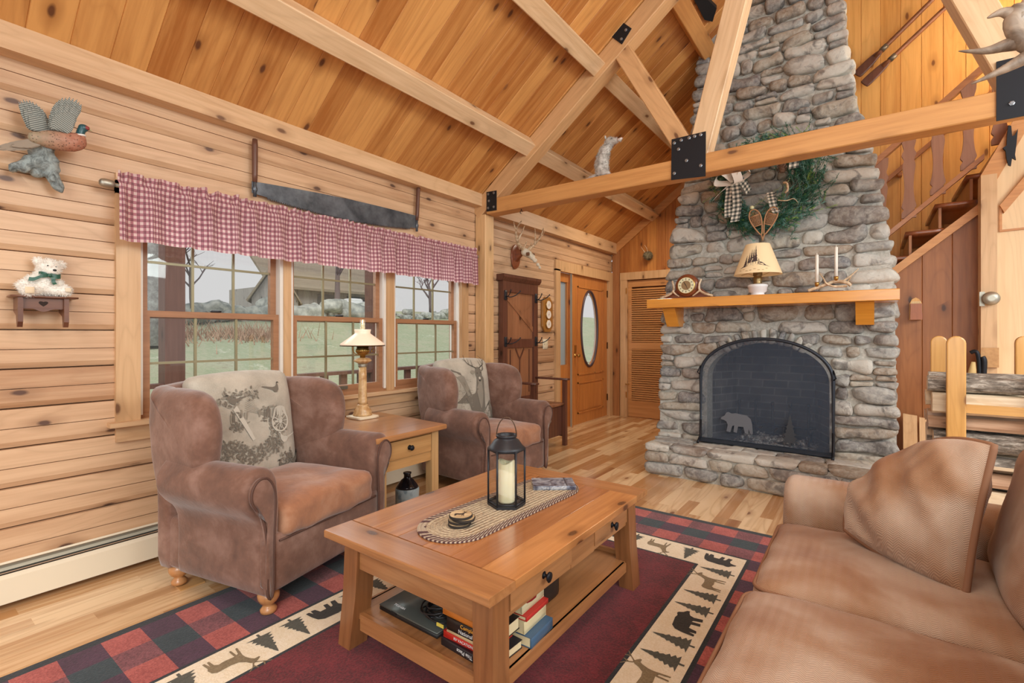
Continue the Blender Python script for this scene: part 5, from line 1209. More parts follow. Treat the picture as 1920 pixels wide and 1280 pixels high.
# oil lamp on the mantel
ox = 2.505
t = thing('oil_lamp', 'white milk glass oil lamp with pine and cabin print shade on the mantel', 'lamp', (ox,my,MZ), 0, None, True)
obj('font', G().lathe([(.052,0),(.052,.016),(.048,.02),(.070,.034),(.073,.07),(.078,.074),(.078,.09),(.06,.097),(.03,.1)], (ox,my,MZ), 32), flat('milk_glass', lin(236,238,242), .2), t)
obj('burner', G().lathe([(.032,.098),(.036,.105),(.032,.115),(.035,.13),(.034,.16),(.028,.165),(.036,.172),(.036,.20),(.02,.205)], (ox,my,MZ), 24), flat('antique_brass', lin(140,116,78), .35, .8), t)
g = G(); zb, zt2, rb, rt = MZ+.178, MZ+.435, .186, .094
g.grid(lambda u,v: (ox+(rb+(rt-rb)*v)*math.cos(2*PI*u), my+(rb+(rt-rb)*v)*math.sin(2*PI*u), zb+(zt2-zb)*v), 48, 4, True, True); g.grid(lambda u,v: (ox+(rb-.003+(rt-rb)*v)*math.cos(-2*PI*u), my+(rb-.003+(rt-rb)*v)*math.sin(-2*PI*u), zb+(zt2-zb)*v), 48, 4, True, True)
shd = NT('parchment_shade', .8); shd.col(lin(236,212,170)); shd.b.inputs['Emission Color'].default_value = lin(250,214,160); shd.b.inputs['Emission Strength'].default_value = .12
shb = obj('lamp_shade', g, shd.mat, t)
def shf(s_, q, off=.0015):       # s: 0..1 across the front, q: 0..1 up
    a = -PI/2-.85+1.7*s_; r_ = rb+(rt-rb)*q+off; return V((ox+r_*math.cos(a), my+r_*math.sin(a), zb+(zt2-zb)*q))
g = G(); r = random.Random(2)
for (cx, b0, h, w_) in ((.40,.28,.52,.12),(.47,.30,.50,.12),(.54,.30,.62,.13),(.33,.28,.42,.10),(.24,.20,.40,.12),(.63,.32,.16,.06)):
    g.decal([(cx+x*w_*1.6, b0+y*h) for x, y in pine_poly(1,.62,6)], shf)
g.decal([(.08,.16),(.2,.20),(.34,.24),(.5,.26),(.66,.26),(.82,.22),(.94,.17),(.82,.24),(.72,.34),(.66,.36),(.60,.32),(.3,.28),(.2,.24)], shf)
obj('printed_pines', g, flat('shade_ink', lin(78,62,60), .9), shb)
g = G(); g.decal([(.40,.26),(.40,.38),(.44,.48),(.62,.42),(.66,.30),(.62,.25)], lambda a,b: shf(a,b,.0022)); obj('printed_cabin', g, flat('shade_cabin', lin(216,196,160), .9), shb)
g = G()
for k in range(8): a = k*.45; g.decal(blob(.12+.1*k,.10+.03*math.sin(k*2),.035,.012,r,8,.3), lambda a,b: shf(a,b,.0018))
obj('printed_meadow', g, flat('shade_meadow', lin(200,170,122), .9), shb)
g = G(); 
for k in range(3): a = k*2.1+.5; g.tube([(ox+.03*math.cos(a),my+.03*math.sin(a),MZ+.17),(ox+.1*math.cos(a),my+.1*math.sin(a),MZ+.20),(ox+.17*math.cos(a),my+.17*math.sin(a),zb+.012)], .002, 5)
obj('shade_holder', g, BRASS, t)
# antler candle holder and two candles
hy = my
t = thing('antler_candle_holder', 'antler candle holder on the right of the mantel holding two ivory tapers', 'candle holder', (3.0,hy,MZ), 0, None, True)
obj('holder_base', G().soft((3.0,hy+.02,MZ+.008),(.22,.07,.016),.007,5), W_DARK, t)
horn([([(2.875,hy-.02,MZ+.022),(2.93,hy-.02,MZ+.04),(3.0,hy-.02,MZ+.065),(3.06,hy-.02,MZ+.085),(3.13,hy-.01,MZ+.07),(3.155,hy-.01,MZ+.045)], .013,.012),
      ([(3.13,hy-.01,MZ+.045),(3.05,hy-.035,MZ+.045),(3.0,hy-.04,MZ+.07),(2.975,hy-.04,MZ+.12),(2.955,hy-.045,MZ+.15)], .010,.003),
      ([(3.09,hy+.01,MZ+.075),(3.15,hy+.01,MZ+.12),(3.205,hy+.0,MZ+.175)], .010,.003), ([(3.13,hy,MZ+.07),(3.15,hy-.02,MZ+.10),(3.165,hy-.03,MZ+.13)], .006,.002)], 'antler', t)
for x, z in ((2.935,.05),(3.062,.088)): obj('candle_cup', G().lathe([(.012,0),(.012,.01),(.015,.012),(.016,.035),(.013,.035)], (x,hy-.02,MZ+z), 16), BRASS, t)
for x, z, h, lb in ((2.935,.055,.25,'ivory taper candle standing in the left, lower cup of the antler holder'),(3.062,.093,.26,'ivory taper candle standing in the right, higher cup of the antler holder')):
    tag(obj('taper_candle', G().lathe([(.0115,0),(.0115,h-.004),(.006,h),(.002,h+.001),(.002,h+.014)], (x,hy-.02,MZ+z), 16), flat('taper_wax', lin(238,234,224), .45), loc=(x,hy-.02,MZ+z)), lb, 'candle', 'taper candles on the mantel')

# ---------------------------------------------------------------- wreath
wc = V((2.545,4.66,2.56)); RW = .315
yw = lambda z: yf(z)-.10
t = thing('wreath', 'evergreen wreath with checked ribbons and little snowshoes on the chimney', 'wreath', tuple(wc), 0, None, True)
gw = [G(), G(), G()]; r = random.Random(8)
def sprig(g, p, d, L, nn=16, w_=.004, nl=.03):
    d = d.normalized(); sd_ = d.orthogonal().normalized(); s2 = d.cross(sd_)
    g.tube([p, p+d*L], .0016, 3)
    for k in range(nn):
        a = r.uniform(0,6.28); q = p+d*L*(.1+.9*k/nn); nd = (d*.8+(sd_*math.cos(a)+s2*math.sin(a))).normalized(); c_ = nd.cross(d).normalized()*w_
        i = g.add([q-c_*.5, q+c_*.5, q+nd*nl]); g.face([i,i+1,i+2])
for k in range(1500):
    a = r.uniform(0,2*PI); rad = RW+r.gauss(0,.055)*(1.3 if math.cos(a) > .2 else .9); bush = 1.25 if math.cos(a) > .2 else 1
    p = V((wc.x+rad*math.cos(a), wc.y+r.uniform(-.02,.05), wc.z+rad*math.sin(a)*1.0)); out_ = V((math.cos(a),0,math.sin(a)))
    tan = V((-math.sin(a),0,math.cos(a)))*(1 if r.random() < .7 else -1)
    d = tan*r.uniform(.3,1)+out_*r.uniform(-.5,.9)+V((0,-r.uniform(.1,.9),0)); kk = 0 if r.random() < .62 else 1 if r.random() < .6 else 2
    sprig(gw[kk], p, d, r.uniform(.06,.11)*bush, 16, .0055, .030 if kk != 2 else .014)
for g_, c in zip(gw, (lin(52,104,80), lin(110,158,146), lin(134,172,84))): obj('greenery', g_, flat('needles_%d' % int(c[1]*999), c, .7), t)
RIB = NT('checked_ribbon', .8); u_, v_, _ = RIB.sep(RIB.uvc()); a1 = RIB.ma('GREATER_THAN', RIB.ma('FRACT', RIB.ma('MULTIPLY', u_, 2.0)), .5); a2 = RIB.ma('GREATER_THAN', RIB.ma('FRACT', RIB.ma('MULTIPLY', v_, 2.0)), .5)
RIB.col(RIB.ramp(RIB.ma('MULTIPLY', RIB.ma('ADD', a1, a2), .5), [(.1, lin(232,228,216)), (.5, lin(142,146,138)), (.95, lin(58,66,66))])); RIBW = flat('ribbon_back', lin(228,220,210), .8)
def ribbon(pts, w_, m=RIB.mat, nm='ribbon', side=V((1,0,0))):
    w_ *= 1.2; P = cr(pts, 6, False); L = 0; ls = [0]
    for a, b in zip(P, P[1:]): L += (b-a).length; ls.append(L)
    g = G(); n = len(P)
    def fn(u, v): i = min(n-1, int(round(v*(n-1)))); return P[i]+side*(u-.5)*w_+V((0,.003*math.cos(u*PI),0))
    g.grid(fn, 4, n-1, uv=lambda u, v: (u, ls[min(n-1,int(round(v*(n-1))))]/w_)); 
    return obj(nm, g, m, t)
y = wc.y-.08
ribbon([(2.285,y,2.62),(2.285,y-.03,2.52),(2.27,y-.01,2.42),(2.275,y-.03,2.30)], .055); ribbon([(2.325,y-.02,2.62),(2.345,y-.05,2.50),(2.345,y-.03,2.38),(2.33,y-.05,2.25)], .062)
ribbon([(2.60,y,2.47),(2.615,y-.03,2.40),(2.63,y-.02,2.33),(2.655,y-.04,2.28)], .05); ribbon([(2.735,y,2.83),(2.755,y-.03,2.77),(2.775,y-.03,2.70),(2.77,y-.02,2.63)], .06)
ribbon([(2.33,y-.02,2.62),(2.38,y-.03,2.60),(2.42,y-.02,2.54),(2.435,y,2.50)], .05, RIB.mat, 'ribbon', V((.7,0,.7)))
for pts, sd_ in (([(2.31,y,2.62),(2.22,y-.06,2.70),(2.17,y-.03,2.62),(2.30,y-.01,2.60)], V((.2,.6,.7))), ([(2.31,y,2.62),(2.38,y-.07,2.72),(2.45,y-.04,2.66),(2.33,y-.01,2.60)], V((-.2,.6,.7))), ([(2.30,y,2.60),(2.22,y-.03,2.54),(2.15,y-.01,2.48)], V((.6,0,.5))), ([(2.32,y,2.66),(2.33,y-.06,2.70),(2.36,y-.05,2.60),(2.32,y-.02,2.58)], V((.8,.3,.2)))): ribbon(pts, .07, RIBW, 'bow_loop', sd_)
g = G(); cc_ = V((2.685,wc.y-.07,2.655))
for k in range(60):
    a = k*2.4; z = k/60; rr = .034*math.sin(PI*min(1,.15+z*.8)); p = cc_+V((rr*math.cos(a), -.02+rr*.8*math.sin(a), .05*(z-.5)*2*.8)); d = (p-cc_+V((0,0,.02))).normalized(); s_ = V((-math.sin(a),math.cos(a),0))*.009
    i = g.add([p-s_, p+s_, p+d*.014+s_*.5+V((0,0,.004)), p+d*.014-s_*.5+V((0,0,.004))]); g.face([i,i+1,i+2,i+3])
g.soft(tuple(cc_), (.045,.045,.075), .02, 4); obj('pinecone', g, flat('pinecone_brown', lin(112,84,66), .8), t)
for x, z in ((2.46,2.36),(2.595,2.405),(2.62,2.83),(2.50,2.88)): obj('cream_berry', G().soft((x,wc.y-.09,z),(.034,.034,.034),.017,4), flat('berry_cream', lin(226,226,180), .5), t)
horn([([(2.655,wc.y-.09,2.39),(2.72,wc.y-.10,2.375),(2.77,wc.y-.09,2.385),(2.80,wc.y-.08,2.35)], .006,.002),([(2.70,wc.y-.09,2.53),(2.725,wc.y-.11,2.51),(2.73,wc.y-.11,2.46),(2.71,wc.y-.10,2.44)], .010,.007)], 'little_antler', t)
g = G()
for k in range(26):
    p = V((2.44,wc.y-.08,2.35)).lerp(V((2.74,wc.y-.07,2.55)), k/25)+V((0,0,.012*math.sin(k*1.3))); g.soft(tuple(p), (.009,)*3, .004, 2)
g.tube([(2.44,wc.y-.08,2.35),(2.59,wc.y-.085,2.44),(2.74,wc.y-.07,2.55)], .002, 4); obj('berry_garland', g, flat('garland_sage', lin(150,160,120), .7), t)
RAW = flat('rawhide', lin(176,132,96), .7)
for sg, bx, bz, an in ((-1,2.475,2.255,.30),(1,2.585,2.265,-.34)):
    g = G(); base_p = V((2.555,wc.y-.10,2.10)); c_, s_ = math.cos(an), math.sin(an)
    def T(a, b): return V((2.545+.012*sg+a*c_-b*s_, wc.y-.105, 2.115+a*s_+b*c_))
    ol = cr([(0,0),(-.022,.05),(-.040,.12),(-.042,.18),(-.022,.222),(0,.23),(.022,.222),(.042,.18),(.040,.12),(.022,.05)], 3)
    g.tube([T(p[0],p[1]) for p in ol], .006, 6, True)
    for b in (.085,.175): g.tube([T(-.036,b),T(.036,b)], .005, 5)
    for k in range(9): g.tube([T(-.034,.10+.009*k),T(.034,.095+.009*k)], .0022, 4)
    for k in range(6): g.tube([T(-.03+.012*k,.09),T(-.024+.012*k,.215)], .0022, 4)
    g.tube([T(0,0),T(.002*sg,-.05)], .006, 5); obj('snowshoe', g, RAW, t)

# ---------------------------------------------------------------- staircase
st = thing('staircase', 'wooden staircase rising to the right behind the chimney', 'staircase', (3.6,5.7,0), 0, None, True)
W_TREAD = wood('dark_tread', lin(150,84,48), lin(104,54,30), 1, None, None, .3, .1, 0, None, .1, .2)
for k in range(-1, 6):
    z = 2.15+.205*k; x = 3.53+.19*k
    tr1 = obj('tread', G().soft((x+.12,5.75,z-.018),(.27,.86,.036),.008,3), W_TREAD, st)
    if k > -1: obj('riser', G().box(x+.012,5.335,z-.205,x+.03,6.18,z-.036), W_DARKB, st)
sx = lambda x: 1.79+(x-3.425)*.86
obj('stringer', G().prism([(3.36,sx(3.36)-.03),(3.975,sx(3.975)-.03),(3.975,sx(3.975)+.05),(3.36,sx(3.36)+.05)], 5.30, 5.345, lambda a,b,c: (a,c,b)), W_TRIMX, st)
rl2 = thing('stair_railing', 'sloping stair railing with flat sawn balusters above the staircase', 'railing', (3.8,5.31,2.5), 0, None, True)
lo = lambda x: 2.095+.905*(x-3.382); hi = lambda x: 2.775+.895*(x-3.35)
W_RAIL = wood('rail_wood', lin(184,124,80), lin(140,86,54), 0, None, None, .35, .15, .1, None, .05, .2); W_BAL = wood('baluster_wood', lin(158,110,84), lin(130,86,64), 2, None, None, .45, .15, .1)
obj('bottom_rail', G().prism([(3.2,lo(3.2)),(4.0,lo(4.0)),(4.0,lo(4.0)+.045),(3.2,lo(3.2)+.045)], 5.28, 5.34, lambda a,b,c: (a,c,b)), W_RAIL, rl2)
obj('hand_rail', G().prism([(3.2,hi(3.2)),(4.75,hi(4.75)),(4.75,hi(4.75)+.06),(3.2,hi(3.2)+.06)], 5.27, 5.345, lambda a,b,c: (a,c,b)), W_RAIL, rl2)
for x in (3.355,3.54,3.725,3.91,4.09,4.22,4.36):
    z0, z1 = lo(x)+.02, hi(x)+.02; H_ = z1-z0; w_ = .048
    pr = [(0,1),(.06,1),(.10,.72),(.14,1.02),(.22,.78),(.36,.62),(.5,.72),(.62,.9),(.70,.72),(.76,1.02),(.82,.70),(.9,.95),(1,1)]
    R_ = cr([(w_*k, z0+H_*q) for q, k in pr], 3, False); pg = [(x+p[0],p[1]) for p in R_]+[(x-p[0],p[1]) for p in R_[::-1]]
    obj('baluster', G().prism(pg, 5.295, 5.320, lambda a,b,c: (a,c,b)), W_BAL, rl2)
g = G(); g.prism([(3.30,2.69),(4.9,4.08),(4.9,4.13),(3.30,2.74)], 6.10, 6.14, lambda a,b,c: (a,c,b)); g.box(3.5,6.12,2.84,3.53,6.2,2.87); g.box(4.3,6.12,3.54,4.33,6.2,3.57)
tag(obj('wall_handrail', g, W_RAIL, loc=(4.1,6.15,3.3)), 'slim wooden handrail fixed to the board wall beyond the stairs', 'handrail')
tbox('trim_13', (3.965,5.17,0,4.055,5.30,2.50), W_TRIMZ)
g = G(); g.prism([(3.965,2.50),(4.05,2.44),(4.93,4.36),(4.85,4.40)], 5.19, 5.30, lambda a,b,c: (a,c,b)); struct('trim_14', g, W_TRIMX)
g = G(); g.prism([(4.075,2.26),(4.10,2.20),(4.60,2.95),(4.57,3.0)], 5.205, 5.24, lambda a,b,c: (a,c,b)); struct('trim_15', g, W_TRIMX)
g = G(); g.prism([(4.075,2.06),(4.5,2.07),(4.5,2.085),(4.09,2.075),(4.09,2.25),(4.075,2.26)], 5.225, 5.24, lambda a,b,c: (a,c,b)); struct('trim_16', g, W_TRIMX)

# oars on the stair wall
for (p0, p1, lb) in (((3.165,6.10,3.93),(4.35,6.10,5.0),'old wooden oar on the stair wall, upper of the two'),((3.225,6.06,3.80),(4.60,6.06,4.98),'old wooden oar on the stair wall, lower of the two')):
    p0, p1 = V(p0), V(p1); d = (p1-p0).normalized(); nrm = V((d.z,0,-d.x))
    t = thing('oar', lb, 'oar', tuple(p0), 0, 'pair of oars on the stair wall', True); OAR = wood('oar_wood', lin(150,92,56), lin(96,56,34), 0, None, None, .4, .2, .2)
    bl = cr([(0,-.028),(.02,-.045),(.14,-.042),(.23,-.030),(.27,-.014),(.27,.014),(.23,.030),(.14,.042),(.02,.045),(0,.028)], 3)
    g = G(); g.pill(bl, .022, .008, lambda a,b,c: p0+d*a+nrm*b+V((0,c,0)), 3, 0); obj('blade', g, W_DARK, t)
    g = G(); g.tube([p0+d*(.2+i*.085) for i in range(9)], [.022-.0003*i for i in range(9)], 10); obj('shaft', g, OAR, t)
    g = G(); g.tube([p0+d*.27,p0+d*.33], .026, 10); obj('leather_collar', g, flat('worn_metal', lin(120,110,96), .4, .5), t)
# wall things under the stairs
t = thing('match_holder', 'small wooden match box hanging on the boards under the stairs', 'match holder', (3.585,5.34,1.40), 0, None, True)
obj('back_plate', G().prism([(3.545,1.395),(3.63,1.395),(3.63,1.53),(3.61,1.57),(3.587,1.585),(3.562,1.57),(3.545,1.53)], 5.348, 5.358, lambda a,b,c: (a,c,b)), W_STAIR, t)
obj('box', G().box(3.55,5.29,1.40,3.625,5.348,1.53).box(3.548,5.285,1.395,3.627,5.29,1.45), wood('cherry_box', lin(170,98,56), lin(134,72,40), 2, None, None, .35,.1,0), t)
g = G(); 
for k in range(7): g.box(3.558+.009*k,5.31,1.45,3.562+.009*k,5.314,1.55)
obj('matches', g, PAPER, t)
t = thing('round_wall_fixture', 'round brushed metal fixture on the corner post beside the pale wall', 'knob', (4.0,5.15,1.545), 0, None, True)
obj('backplate', G().box(3.955,5.158,1.49,3.985,5.17,1.60), NICK, t)
g = G(); g.lathe([(.018,0),(.018,.02),(.045,.03),(.052,.045),(.045,.06),(.02,.066)], (0,0,0), 24); g.move(0, lambda p: V((4.015+p.x, 5.17-p.z, 1.545+p.y))); obj('knob_disc', g, NICK, t)
t = thing('hearth_brush', 'small brush and dark cast tools hanging on a wooden block by the firewood', 'hearth tools', (3.95,5.15,1.0), 0, None, True)
obj('wood_block', G().box(3.96,5.14,1.02,4.06,5.165,1.17), W_OAKLX, t)
obj('iron_tool', G().tube(cr([(3.90,5.12,1.13),(3.93,5.11,1.14),(3.945,5.11,1.08),(3.95,5.11,.95)],4,False), .014, 8).tube(cr([(3.965,5.11,1.10),(3.975,5.105,1.06),(3.97,5.11,.92)],4,False), .018, 8), IRON, t)
obj('brush_head', G().tube([(3.915,5.11,1.06),(3.91,5.11,1.00),(3.90,5.11,.90)], [.012,.022,.032], 10), flat('straw', lin(206,178,122), .8), t)
tag(obj('bat_figure', G().prism([(4.115,2.85),(4.13,2.84),(4.135,2.76),(4.150,2.77),(4.165,2.81),(4.158,2.70),(4.150,2.62),(4.155,2.58),(4.135,2.60),(4.128,2.54),(4.115,2.55),(4.105,2.60),(4.10,2.66),(4.085,2.685),(4.105,2.70),(4.108,2.78)], 5.165, 5.185, lambda a,b,c: (a,c,b)), IRON, loc=(4.12,5.175,2.6)), 'black metal bat shaped figure hanging at the top of the corner post', 'figure')

# ---------------------------------------------------------------- firewood rack
def upright(g, x, y, w_=.078, d=.035, h=1.262):
    pr = [(x-w_/2,0),(x+w_/2,0)]+[(x+w_/2*math.cos(a), h-w_/2+w_/2*math.sin(a)) for a in [PI*k/10 for k in range(11)]]
    g.pill(pr, d, .006, lambda a,b,c: V((a,y+c,b)), 2, 0, False)
RK = wood('rack_oak', lin(226,176,104), lin(192,138,70), 2, None, None, .35, .15, .3, lin(104,60,30), .12, .4); RKX = wood('rack_oak_cross', lin(226,176,104), lin(192,138,70), 0, None, None, .35, .15, .1, lin(104,60,30), .12, .4)
t = thing('firewood_rack', 'honey oak firewood rack with round-topped uprights behind the sofa', 'firewood rack', (3.8,3.66,0), 0, None, True)
for x, y in ((3.640,3.47),(3.985,3.47),(3.605,3.86),(3.965,3.86)):
    g = G(); upright(g, x, y); obj('upright', g, RK, t)
obj('rail', G().box(3.64,3.492,.855,4.0,3.512,.90), RKX, t); obj('rail', G().box(3.60,3.82,.855,4.0,3.84,.90), RKX, t)
obj('base_frame', G().box(3.60,3.49,.06,4.02,3.53,.12).box(3.58,3.80,.06,4.02,3.84,.12).box(3.60,3.49,.06,3.65,3.84,.10).box(3.95,3.49,.06,4.0,3.84,.10), RKX, t)
BARK = NT('log_bark', .95); o_ = BARK.obc(); x_, y_, z_ = BARK.sep(o_); nb = BARK.noise(BARK.xyz(BARK.ma('MULTIPLY', x_, 16.0), BARK.ma('MULTIPLY', y_, 60.0), BARK.ma('MULTIPLY', z_, 60.0)), 1, 5, .7, .5); BARK.col(BARK.ramp(nb, [(.35, lin(82,76,70)), (.5, lin(138,130,120)), (.66, lin(206,200,190))])); BARK.bump(nb, .9, .012); BARK = BARK.mat
SPL = wood('split_wood', lin(240,226,200), lin(206,180,144), 0, None, None, .8, .2, .1, lin(150,110,80), .4, .3); SPL2 = wood('split_wood_brown', lin(206,174,146), lin(160,124,98), 0, None, None, .8, .2, .1, None, .4, .3)
rl_ = random.Random(31); nlog = 0
for col in range(3):
    z = .125; li_ = -1
    while z < 1.0:
        li_ += 1
        h = rl_.uniform(.085,.125); d = .093; y = 3.555+col*.094; L = rl_.uniform(.40,.46); x0 = 3.525+rl_.uniform(0,.05)
        top = z+h > 1.0
        kind = rl_.choice(('tri','quad','round')); rr = rl_.uniform(0,.5)
        if top: kind = 'round'; h = .085
        g = G(); g.sm = False; n = 14; sh = []
        for k in range(n):
            a = 2*PI*k/n+.2
            ry_, rz_ = d*.49, h*.50
            c_, s_ = math.cos(a), math.sin(a)
            if kind == 'tri': m_ = min(1, .62/max(.01, abs(c_*.5-s_*.87)+.25))
            elif kind == 'quad': m_ = 1/max(abs(c_),abs(s_))*.92
            else: m_ = 1
            sh.append((min(1,max(-1,c_*m_))*ry_, min(1,max(-1,s_*m_))*rz_))
        rings = []; ns = 9
        for i in range(ns+1):
            x = x0+L*i/ns; rings.append(g.add([(x, y+p[0]*(1+.10*noise.noise(V((x*9,k*.9,nlog)))), z+h/2+p[1]*(1+.10*noise.noise(V((x*9,k*.9+5,nlog))))) for k, p in enumerate(sh)]))
        for i in range(ns):
            for k in range(n):
                sn_ = math.sin(2*PI*(k+.5)/n+.2)
                g.mi = 0 if (kind == 'round' or (sn_ > -.1 and rl_.random() < .98 and kind == 'tri') or (kind == 'quad' and sn_ < -.3)) else 1
                if (not top) and (.74 < z or .42 < z < .54): g.mi = 1
                g.face([rings[i]+k, rings[i+1]+k, rings[i+1]+(k+1)%n, rings[i]+(k+1)%n])
        g.mi = 1; g.face([rings[0]+k for k in range(n)][::-1]); g.face([rings[-1]+k for k in range(n)])
        lb = 'split firewood log in the rack, hidden in the rows behind the front row' if col else ('split firewood log in the front row of the rack, %s' % ['at the bottom','second up','third up','fourth up','fifth up','sixth up','seventh up','eighth up','ninth up','tenth up'][li_])
        if top: lb = ['bark-covered log on top of the firewood stack, front row','bark-covered log on top of the firewood stack, middle row','bark-covered log on top of the firewood stack, back row'][col]
        tag(obj('firewood_log', g, [BARK, SPL if (nlog % 3 or z > .8) else SPL2], loc=(x0,y,z)), lb, 'log', 'firewood logs in the rack'); nlog += 1
        z += h+.001
# leaning boards, bag, kindling
for x, lb, tl in ((3.50,'short pine board leaning on the boards under the stairs, left one',.05),(3.605,'short pine board leaning on the boards under the stairs, right one',.06)):
    g = G(); g.prism([(x,0),(x+.092,0),(x+.092,.59-(x-3.5)*.2),(x,.60-(x-3.5)*.2)], 0, .035, lambda a,b,c: (a, 5.31-.12+b*.16-c*1.0+.02, b)); tag(obj('pine_board', g, W_TRIMZ, loc=(x+.04,5.2,0)), lb, 'board', 'leaning boards')
g = G(); g.soft((3.535,4.62,.16),(.14,.22,.32),.06,14, lambda p: p+V((noise.noise(p*16),noise.noise(p*16+V((3,3,3))),noise.noise(p*12)*.6))*.035)
bg_ = obj('plastic_bag', g, flat('white_plastic', lin(232,232,236), .3), loc=(3.535,4.62,0)); tag(bg_, 'crumpled white plastic bag on floor beside the hearth', 'bag')
obj('red_print', G().soft((3.527,4.60,.235),(.134,.20,.07),.03,8, lambda p: p+V((0,0,noise.noise(p*16)*.01))), flat('red_print', lin(214,86,84), .4), bg_)
for k, (a, b, z) in enumerate(((3.60,4.40,.012),(3.66,4.36,.014),(3.63,4.47,.016))):
    mk = G(); mk.soft((a,b,z),(.05,.30,.022),.005,3); mk.move(0, lambda p: V((a+(p.x-a)*math.cos(.3*k)-(p.y-b)*math.sin(.3*k), b+(p.x-a)*math.sin(.3*k)+(p.y-b)*math.cos(.3*k), p.z))) ; tag(obj('kindling_stick', mk, SPL2, loc=(a,b,0)), ['short split kindling stick on floor nearest the hearth','short split kindling stick on floor nearest the firewood rack','short split kindling stick on floor beside the plastic bag'][k], 'kindling', 'kindling sticks')

# ---------------------------------------------------------------- left wall decor
# pheasant on driftwood
t = thing('pheasant_figure', 'painted pheasant figure taking off from driftwood on the log wall', 'figurine', (.08,.52,2.05), 0, None, True)
FE = NT('pheasant_body', .6); o_ = FE.obc(); n_ = FE.noise(o_, 60, 3, .7); vd = FE.vor(o_, 90); x_, y_, z_ = FE.sep(o_)
cb_ = FE.mix(FE.rng(y_, -.03, .10, 0, 1), lin(150,142,118), lin(168,108,86)); FE.col(FE.mix(FE.rng(vd, .18, .28, .8, 0), FE.mix(FE.rng(n_, .4, .6, 0, .4), cb_, lin(196,152,130)), lin(70,48,40)))
g = meta([((.13,.50,2.19),.030),((.135,.54,2.195),.042),((.14,.58,2.20),.050),((.15,.62,2.205),.048),((.155,.645,2.212),.036),((.16,.652,2.235),.022)], .008); obj('body', g, FE.mat, t)
g = meta([((.16,.652,2.245),.020),((.163,.655,2.265),.018),((.165,.662,2.283),.020),((.167,.670,2.284),.015)], .006); obj('head', g, flat('pheasant_green', lin(40,84,92), .3), t)
obj('collar', G().tube([(.16+.019*math.cos(a),.652+.019*math.sin(a),2.243+.004*math.sin(a)) for a in [2*PI*k/14 for k in range(14)]], .005, 6, True), flat('collar_white', lin(232,230,226), .5), t)
obj('wattle', G().soft((.178,.674,2.284),(.012,.020,.018),.006,3), flat('wattle_red', lin(140,50,50), .5), t); obj('beak', G().tube([(.168,.685,2.283),(.170,.697,2.276)], [.006,.001], 6), flat('beak', lin(190,180,140), .5), t)
WGm = NT('wing_feathers', .7); wx_, wy_, wz_ = WGm.sep(WGm.obc()); wv = WGm.ma('SINE', WGm.ma('ADD', WGm.ma('MULTIPLY', wz_, 620.0), WGm.ma('MULTIPLY', WGm.ma('ABSOLUTE', WGm.ma('SUBTRACT', wy_, .035)), 420.0))); WGm.col(WGm.ramp(wv, [(.2, lin(104,108,104)), (.6, lin(172,176,168))]))
def feathers(name, root0, root1, tips, w_, x, nlay, m):
    g = G(); 
    for L, sc_ in enumerate(nlay):
        n = len(tips)*2
        for k in range(n+1):
            f = k/n; r0 = V(root0).lerp(V(root1), f); q = f*(len(tips)-1); i = min(len(tips)-2,int(q)); tp = V(tips[i]).lerp(V(tips[i+1]), q-i); tp = r0+(tp-r0)*sc_
            d = (tp-r0); n2 = V((-d.y,d.x)).normalized()*w_; xx = x+.010*L+.0006*k+.003*(k%2)
            pl_ = [r0, r0+d*.4+n2, r0+d*.85+n2*.9, tp, r0+d*.85-n2*.9, r0+d*.4-n2]
            g.prism([(p.x,p.y) for p in pl_], xx, xx+.0025, lambda a,b,c: (c,a,b))
    return obj(name, g, m, t)
feathers('wing', (.545,2.225), (.50,2.225), [(.556,2.29),(.535,2.34),(.512,2.362),(.485,2.372),(.462,2.365),(.445,2.345),(.452,2.31),(.462,2.28),(.472,2.25)], .008, .09, (1,.78,.55), WGm.mat)
feathers('wing', (.552,2.235), (.60,2.23), [(.545,2.275),(.548,2.32),(.562,2.37),(.585,2.405),(.615,2.42),(.645,2.418),(.662,2.395),(.645,2.36),(.63,2.30)], .009, .15, (1,.80,.58), WGm.mat)
feathers('tail', (.535,2.20), (.53,2.175), [(.42,2.145),(.375,2.115),(.365,2.095),(.40,2.10),(.45,2.118)], .006, .115, (1,.7), flat('tail_feather', lin(150,136,120), .7))
DW = NT('driftwood_grey', .8); n_ = DW.noise(DW.obc(), 22, 5, .7, 1); DW.col(DW.ramp(n_, [(.35, lin(84,90,90)), (.6, lin(160,172,172))])); DW.bump(n_, .8, .01)
g = meta([((.06,.53,2.15),.05),((.06,.55,2.11),.045),((.06,.50,2.09),.04),((.06,.465,2.06),.032),((.055,.44,2.045),.020),((.06,.565,2.07),.036),((.065,.575,2.03),.028),((.065,.585,2.00),.022),((.065,.595,1.985),.020),((.05,.52,2.05),.028),((.10,.545,2.165),.03)], .010); g.move(0, lambda p: p+V((noise.noise(p*40),noise.noise(p*40+V((1,2,3))),noise.noise(p*30)))*.010); obj('driftwood', g, DW.mat, t)
